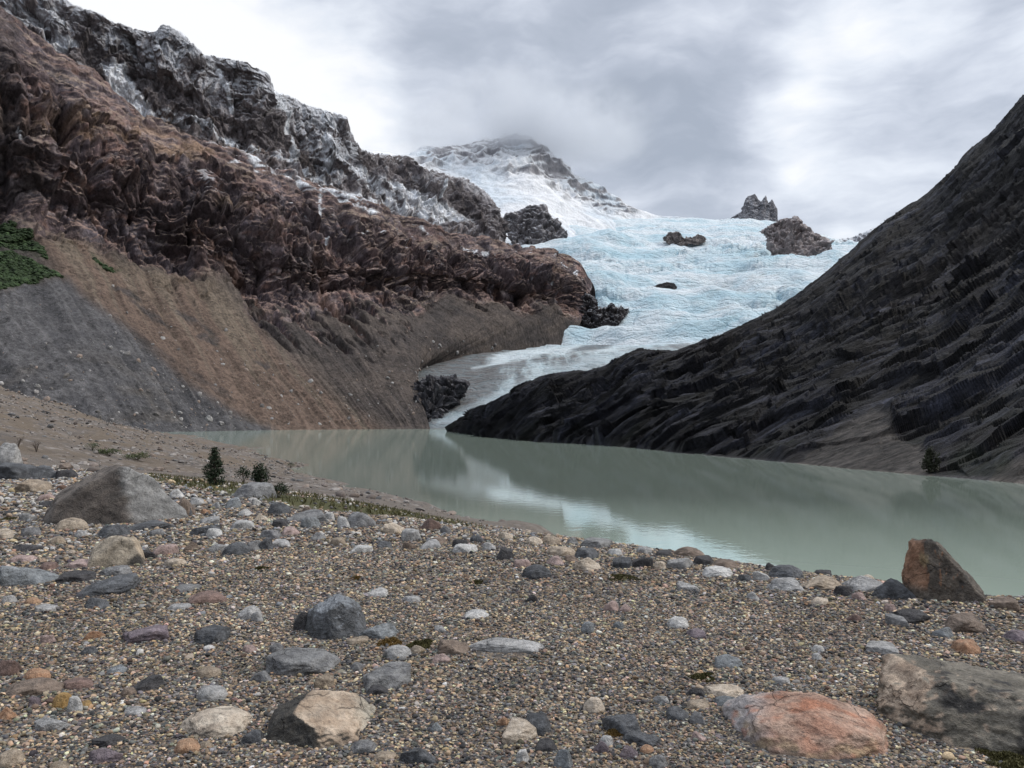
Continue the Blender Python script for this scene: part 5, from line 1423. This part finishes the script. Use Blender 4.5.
def build_gravel():
    rng = np.random.default_rng(77)
    X, Y, S = [], [], []
    bands = [(1.4, 2.6, 9000, .012), (2.6, 4.2, 62000, .0092), (4.2, 6.5, 92000, .0112), (6.5, 9.5, 90000, .015), (9.5, 14, 63000, .023), (14, 30, 52000, .045)]
    for r0, r1, n, s in bands:
        half = 1.15 if r1 < 5 else 1.0 if r1 < 10 else .9
        x, y = scatter_ground(n, r0, r1, half, rng)
        size = s * rng.uniform(.02, 1, n) ** (-1 / 4.0)
        X.append(x); Y.append(y); S.append(np.minimum(size, .065))
    # cobbles: thicker on the ground to the left and along the brow
    for r0, r1, n, lo, hi in [(2.6, 5, 420, .018, .042), (5, 9, 480, .024, .058), (9, 15, 700, .035, .09), (15, 30, 1500, .06, .16)]:
        x, y = scatter_ground(n, r0, r1, .8, rng)
        keep = rng.random(n) < np.where(x < -.12 * y, 1.0, .16) * smooth(-.5, .35, fbm(np.stack([x, y, x * 0], 1) / 1.7, 3) + .15)
        x, y = x[keep], y[keep]
        X.append(x); Y.append(y); S.append(lo + (hi - lo) * rng.random(len(x)) ** 2.2)
    x, y, s = np.concatenate(X), np.concatenate(Y), np.concatenate(S)
    px, py = sight(np.stack([x, y, ground_base(x, y)], 1))
    turf = poly_mask(px, py, [(150, 476), (200, 481), (300, 496), (400, 511), (440, 519), (485, 528), (478, 531), (440, 527), (380, 518), (330, 511), (270, 502), (200, 489), (150, 480)], 2)
    z = ground(x, y)
    keep = keep_clear(x, y) & (z > .05) & (rng.random(len(x)) > turf * .93 * (np.hypot(x, y) > 13))
    x, y, s, z = x[keep], y[keep], s[keep], z[keep]
    n = len(x)
    c = pebble_colors(n, rng)
    pt = np.stack([x, y, x * 0], 1)
    c = c * (1 + .45 * fbm(pt / 1.3 + 3, 4, .6) + .25 * fbm(pt / .35 + 8, 2))[:, None] * [1.0, .99, .965]
    c = np.clip(c, .012, .6)
    big = (s > .04)[:, None]
    c = np.where(big & (rng.random((n, 1)) < .35), rng.choice(np.array([(.36, .35, .34), (.30, .25, .20), (.16, .17, .185), (.42, .40, .37)]), n), c)
    flat = rng.uniform(.38, .85, n)
    scl = np.stack([s * rng.uniform(.75, 1.35, n), s * rng.uniform(.7, 1.1, n), s * flat], 1) * .62
    rot = np.stack([rng.normal(0, .28, n), rng.normal(0, .28, n), rng.uniform(0, 6.28, n)], 1)
    instancer('gravel', np.stack([x, y, z + scl[:, 2] * rng.uniform(-.1, .75, n)], 1), scl, rot, c, tint_material('pebbles'), sub=2)
    # stones strewn over the moraine shoulder and its shore
    n = 26000
    x, y = scatter_ground(n, 24, 210, .72, rng)
    s = .05 + .40 * rng.random(n) ** 7 + np.hypot(x, y) * .0011
    z = ground(x, y)
    keep = (z > .1) & (x < 6) & (rng.random(n) < smooth(-.4, .4, fbm(np.stack([x, y, x * 0], 1) / 12, 3) + .2))
    px, py = sight(np.stack([x, y, z], 1))
    keep &= ~((poly_mask(px, py, [(150, 474), (200, 479), (300, 494), (440, 517), (485, 527), (478, 532), (440, 529), (330, 514), (200, 492), (150, 482)], 2) > .4) & (np.hypot(x, y) < 45))
    x, y, s, z = x[keep], y[keep], s[keep], z[keep]; n = len(x)
    c = np.array([(.17, .155, .145), (.25, .23, .215), (.12, .10, .09), (.20, .16, .135), (.10, .098, .098)])[rng.integers(0, 5, n)] * np.exp(rng.normal(0, .2, (n, 1)))
    scl = np.stack([s * rng.uniform(.8, 1.3, n), s * rng.uniform(.7, 1.1, n), s * rng.uniform(.4, .8, n)], 1) * .6
    rot = np.stack([rng.normal(0, .3, n), rng.normal(0, .3, n), rng.uniform(0, 6.28, n)], 1)
    instancer('moraine_stones', np.stack([x, y, z + scl[:, 2] * .3], 1), scl, rot, c, tint_material('moraine_stone', .85))


# ---------------------------------------------------------------- growth
def leaf_faces(points, size, rng, up=.3, narrow=.45):
    """small pointed leaf quads at the points"""
    n = len(points)
    a = rng.normal(size=(n, 3)); a[:, 2] += up; a /= np.linalg.norm(a, axis=1)[:, None]
    b = np.cross(a, rng.normal(size=(n, 3))); b /= np.linalg.norm(b, axis=1)[:, None] + 1e-9
    s = (size * rng.uniform(.6, 1.3, n))[:, None]
    p0 = points - a * s * .2; p1 = points + a * s * .4 + b * s * narrow; p2 = points + a * s; p3 = points + a * s * .4 - b * s * narrow
    V = np.stack([p0, p1, p2, p3], 1).reshape(-1, 3)
    return V, np.arange(4 * n).reshape(-1, 4)


def leaf_material(name, a, b):
    m = NT(name)
    oi = m.new('ShaderNodeNewGeometry')
    col = m.mixc(m.noise(m.coord(), 6, 3), a, b)
    col = m.mixc(m.math('MULTIPLY', oi.outputs['Random Per Island'], .5), col, tuple(min(1, q * 1.6) for q in b))
    m.principled(col, .7, None, .25)
    return m.m


def tubes(paths, name, mat, parent=None, sides=5):
    """tapering limbs: list of (points (k,3), radii (k,))"""
    V, Fc = [], []
    for pts, rad in paths:
        pts = np.asarray(pts, float); base = len(V)
        for i, (p, r) in enumerate(zip(pts, rad)):
            d = pts[min(i + 1, len(pts) - 1)] - pts[max(i - 1, 0)]
            d /= np.linalg.norm(d) + 1e-9
            u = np.cross(d, [.31, .77, .55]); u /= np.linalg.norm(u); w = np.cross(d, u)
            for k in range(sides):
                an = 2 * math.pi * k / sides
                V.append(p + r * (u * math.cos(an) + w * math.sin(an)))
        for i in range(len(pts) - 1):
            for k in range(sides):
                a = base + i * sides + k; b = base + i * sides + (k + 1) % sides
                Fc.append((a, b, b + sides, a + sides))
    o = mesh_np(name, np.array(V), np.array(Fc), mat)
    if parent: o.parent = parent
    return o


def empty(name, loc):
    o = link(bpy.data.objects.new(name, None)); o.location = loc; o.empty_display_size = .2
    return o


BARK = None; NEEDLE = None; MOSS = None; DRY = None


def build_conifer():
    px, y1, hp = 214, 485, 39.5
    g = hit(px, y1, hi=60); d = g[1]; h = hp * d / F; wid = 27 * d / F / 2
    rng = np.random.default_rng(5)
    o = empty('conifer', (g[0], g[1], float(ground(g[0], g[1])[0]) - .03))
    prop(o, 'little dark green conifer standing alone on the grass strip by the lake', 'tree')
    paths = [([(0, 0, 0), (.01 * h, 0, h * .4), (-.01 * h, 0, h * .75), (0, 0, h * .99)], [h * .03, h * .02, h * .011, h * .003])]
    pts = []
    for k in range(64):
        t = (k / 64) ** 1.0
        z = h * (.05 + .92 * t)
        L = wid * (1.0 - .90 * t ** 1.15) * rng.uniform(.62, 1.12) * (1.0 if t > .12 else .8)
        an = k * 2.399 + rng.normal(0, .3)
        e = np.array([math.cos(an) * L, math.sin(an) * L, L * rng.uniform(.0, .35)])
        p0 = np.array([0, 0, z])
        paths.append(([p0, p0 + e * .5 + [0, 0, -.02], p0 + e], [h * .007, h * .005, h * .002]))
        m = int(70 * (L / wid) + 14)
        s = rng.uniform(.2, 1.05, m)[:, None] ** .8
        pts.append(p0 + e * s + rng.normal(0, 1, (m, 3)) * [h * .030, h * .030, h * .016])
    tubes(paths, 'trunk', BARK, o)
    V, Fc = leaf_faces(np.concatenate(pts), h * .045, rng, .25, .28)
    c = mesh_np('crown', V, Fc, NEEDLE, False); c.parent = o


def shrub(px0, px1, y0, y1, label, seed, name='shrub', mat=None, d=None, base=None, leaves=900, cat='shrub', clumps=9):
    rng = np.random.default_rng(seed)
    cx = (px0 + px1) / 2
    if base is None:
        g = hit(cx, y1, hi=250); g = np.array([g[0], g[1], float(ground(g[0], g[1])[0])]); d = g[1]
    else: g = np.array(base); d = g[1]
    w = (px1 - px0) * d / F / 2; h = (y1 - y0) * d / F
    o = empty(name, tuple(g)); prop(o, label, cat)
    paths, pts = [], []
    for k in range(clumps):
        e = np.array([rng.uniform(-.85, .85) * w, rng.uniform(-.6, .6) * w, h * rng.uniform(.35, .92)])
        e[2] *= 1 - .35 * abs(e[0]) / w
        paths.append(([(0, 0, -.02), e * [.4, .4, .5], e], [h * .03, h * .02, h * .007]))
        n = leaves // clumps
        pts.append(e + rng.normal(0, 1, (n, 3)) * [w * .24, w * .24, h * .13])
    tubes(paths, 'stem', BARK, o)
    P = np.concatenate(pts)
    if leaves > 60:
        P[:, 2] = np.maximum(P[:, 2], .01 * h)
        V, Fc = leaf_faces(P, max(h, w) * .085, rng, .4, .4)
        c = mesh_np('foliage', V, Fc, mat or NEEDLE, False); c.parent = o
    return o


def dead_bush(px0, px1, y0, y1, label, seed):
    rng = np.random.default_rng(seed)
    cx = (px0 + px1) / 2
    g = hit(cx, y1, hi=250); d = g[1]; w = (px1 - px0) * d / F / 2; h = (y1 - y0) * d / F
    paths = []
    for k in range(9):
        e = np.array([rng.uniform(-1, 1) * w, rng.uniform(-.6, .6) * w, h * rng.uniform(.5, 1)])
        m = e * [.35, .35, .55]
        paths.append(([(0, 0, -.05), m, e], [h * .035, h * .022, h * .008]))
        for j in range(4):
            q = m + (e - m) * rng.uniform(.1, .8); f = q + np.array([rng.normal() * w * .35, rng.normal() * w * .3, h * rng.uniform(.08, .25)])
            paths.append(([q, f], [h * .014, h * .005]))
    o = tubes(paths, 'dead_bush', DRY); o.location = (g[0], g[1], float(ground(g[0], g[1])[0]))
    prop(o, label, 'bush')


def moss(x0, x1, y0, y1, label, seed, dry=False):
    rng = np.random.default_rng(seed)
    cx = (x0 + x1) / 2
    g = hit(cx, y1, hi=40); d = g[1]
    w = (x1 - x0) * d / F / 2
    e = math.atan2(CAMZ - g[2], d)
    D = min(w, .5 * (y1 - y0) * d / F / math.sin(e) * .9); H = max(.25 * (y1 - y0) * d / F, .012)
    n = int(2600 + 9000 * min(w, .5))
    r = np.sqrt(rng.random(n)); a = rng.uniform(0, 6.283, n)
    lob = 1 + .25 * np.sin(a * 3 + seed) + .15 * np.sin(a * 5 + 2 * seed)
    P = np.stack([r * np.cos(a) * w * lob, r * np.sin(a) * D * lob, H * (1 - r ** 2) * (.6 + .4 * np.sin(a * 4 + r * 6))], 1)
    V, Fc = leaf_faces(P, max(w * .075, .012), rng, 1.0, .22)
    # the cushion beneath the blades
    A, Bf = ico(3); B = A * [w * .8, D * .8, H * .55]; B = B * (1 + .35 * fbm(A * 3 + seed, 4, .6))[:, None]
    V2 = np.concatenate([V, B]); Fq = np.concatenate([Fc, np.column_stack([Bf, Bf[:, 2]]) + len(V)])
    me = bpy.data.meshes.new('moss_cushion')
    me.from_pydata(V2.tolist(), [], [tuple(f) for f in Fc.tolist()] + [tuple(int(q) + len(V) for q in f) for f in Bf])
    me.materials.append(MOSS_DRY if dry else MOSS)
    o = link(bpy.data.objects.new('moss_cushion', me))
    gy = g[1] + D * .8; gx = g[0] * gy / g[1]
    o.location = (gx, gy, float(ground(gx, gy)[0]))
    prop(o, label, 'moss', 'moss cushions among the stones')


def build_growth():
    global BARK, NEEDLE, MOSS, DRY, MOSS_DRY
    m = NT('bark'); m.principled(m.mixc(m.noise(m.coord(), 20, 4), (.05, .04, .03), (.12, .095, .075)), .9); BARK = m.m
    m = NT('dry_twigs'); m.principled(m.mixc(m.noise(m.coord(), 9, 3), (.07, .055, .045), (.16, .13, .11)), .9); DRY = m.m
    NEEDLE = leaf_material('needles', (.010, .018, .010), (.026, .040, .020))
    MOSS = leaf_material('moss', (.022, .024, .009), (.07, .062, .020))
    MOSS_DRY = leaf_material('dry_moss', (.05, .035, .012), (.16, .10, .03))
    build_conifer()
    shrub(236, 251, 467, 483, 'thin dark shrub between the little conifer and the bushy one', 21, leaves=420, clumps=7)
    shrub(252, 268, 464, 485, 'taller dark leafy shrub right of the thin one on the grass strip', 22, leaves=900)
    shrub(270, 289, 482, 497, 'low spreading dark shrub right of the grey boulder on the grass strip', 23, leaves=900)
    shrub(285, 296, 462, 468, 'small dark bush alone on the gravel shelf at the shoreline', 24, leaves=300)
    green = leaf_material('shrub_leaves', (.022, .035, .012), (.06, .075, .028))
    shrub(126, 149, 452, 460, 'low green bush on the moraine slope behind the largest boulder', 25, mat=green, leaves=900)
    shrub(98, 121, 447, 456, 'low green bush on the moraine slope left of its neighbour', 26, mat=green, leaves=900)
    shrub(85, 100, 443, 450, 'smallest green bush, leftmost of three on the moraine slope', 27, mat=green, leaves=500)
    dead_bush(12, 24, 436, 447, 'dark bare bush on the moraine slope near the left edge', 31)
    dead_bush(31, 42, 440, 452, 'pale bare twiggy bush standing right of the dark bare bush', 32)
    tg = at(930.5, 473.5, 113.0)
    shrub(925, 937, 451, 475, 'dark green shoreline tree at the foot of the dark right slope', 33, 'tree', base=tuple(tg), mat=leaf_material('tree_leaves', (.014, .015, .009), (.026, .028, .016)), leaves=1300, cat='tree', clumps=14)
    for i, (x0, x1, y0, y1, lab, dry) in enumerate([
            (606, 637, 569, 581, 'green moss cushion on the gravel brow near the middle', False), (378, 402, 634, 646, 'olive moss tuft beside the blue-grey boulder, left of a pair', True),
            (408, 436, 632, 649, 'larger olive moss tuft left of the brown rock, right of a pair', False), (692, 715, 671, 681, 'dark moss patch behind the flat cream slab', False),
            (736, 763, 704, 715, 'dark moss patch behind the left end of the pink speckled boulder', False), (-2, 22, 513, 521, 'dark moss strip at the left edge of the picture', False),
            (983, 1034, 742, 772, 'coarse moss at the foot of the lichened block, bottom right corner', False), (606, 626, 724, 737, 'mustard moss tuft in front of the dark slate rock', True),
            (351, 361, 570, 580, 'tiny yellow moss tuft on the gravel behind the lone dark boulder', True), (471, 483, 576, 584, 'small dark moss dot in the middle of the gravel', False),
            (255, 268, 560, 570, 'small olive moss cushion right of the dark rounded stone', False)]):
        moss(x0, x1, y0, y1, lab, 40 + i, dry)
    # the grass strip: blades growing on the hollow behind the brow
    rng = np.random.default_rng(9)
    n = 60000
    x, y = scatter_ground(n, 14, 44, .62, rng)
    z = ground(x, y)
    px, py = sight(np.stack([x, y, z], 1))
    p3 = np.stack([x, y, x * 0], 1)
    t = poly_mask(px, py + 2.5 * fbm(p3 / 3, 3), [(150, 475), (200, 481), (250, 486), (300, 495), (350, 501), (400, 510), (440, 518), (485, 527), (478, 532), (440, 528), (380, 519), (330, 512), (270, 503), (200, 490), (150, 481)], 2)
    k = rng.random(n) < t * smooth(-.4, .1, fbm(p3 / 1.6, 4, .6) + .2)
    V, Fc = leaf_faces(np.stack([x, y, z], 1)[k], .11, rng, 2.2, .10)
    m = leaf_material('short_grass', (.035, .040, .013), (.095, .085, .034))
    prop(mesh_np('grass', V, Fc, m, False), kind='stuff')


def build_far_scatter():
    """scrub and fallen blocks on the left mountain"""
    rng = np.random.default_rng(15)
    P = LM_P.reshape(-1, 3); veg = LM_veg.ravel()
    nv, nu = LM_P.shape[:2]
    idx = np.where(veg > .5)[0]
    idx = rng.choice(idx, min(2600, len(idx)), replace=False) if len(idx) else idx
    s = rng.uniform(1.0, 2.6, len(idx))
    c = np.array([.026, .042, .018]) * np.exp(rng.normal(0, .35, (len(idx), 1)))
    instancer('scrub', P[idx] + [0, 0, .2], np.stack([s, s, s * .7], 1), rng.uniform(0, 6, (len(idx), 3)) * [0, 0, 1], c, tint_material('scrub_leaves', .8, 2.0, .15), shape=1, sub=3)
    px, py = sight(P)
    w = np.maximum(poly_mask(px, py, [(0, 300), (60, 285), (133, 335), (233, 413), (260, 430), (120, 430), (0, 390)], 4), .35 * poly_mask(px, py, [(60, 250), (130, 265), (300, 370), (420, 420), (280, 430), (130, 330)], 4))
    w = np.maximum(w, .3 * poly_mask(px, py, [(300, 330), (520, 330), (420, 420), (350, 425)], 6))
    w *= smooth(250, 420, py) + .15
    idx = rng.choice(len(P), 900, replace=False, p=w / w.sum())
    s = .35 + 2.2 * rng.random(len(idx)) ** 7
    c = np.array([(.22, .21, .205), (.32, .31, .30), (.13, .12, .115), (.24, .19, .16)])[rng.integers(0, 4, len(idx))]
    scl = np.stack([s * rng.uniform(.8, 1.4, len(s)), s, s * rng.uniform(.5, .9, len(s))], 1)
    instancer('scree', P[idx], scl, rng.uniform(0, 6, (len(idx), 3)), c, tint_material('scree_block', .9))
# ---------------------------------------------------------------- build
build_sky()
build_camera()
build_ground()
build_lake()
LM, LM_P, LM_veg = build_left_mountain()
build_upper_cliffs()
build_right_slope()
GL, GL_P = build_glacier()
build_peak()
build_outcrops()
build_rocks()
build_gravel()
build_growth()
build_far_scatter()
build_cloud()
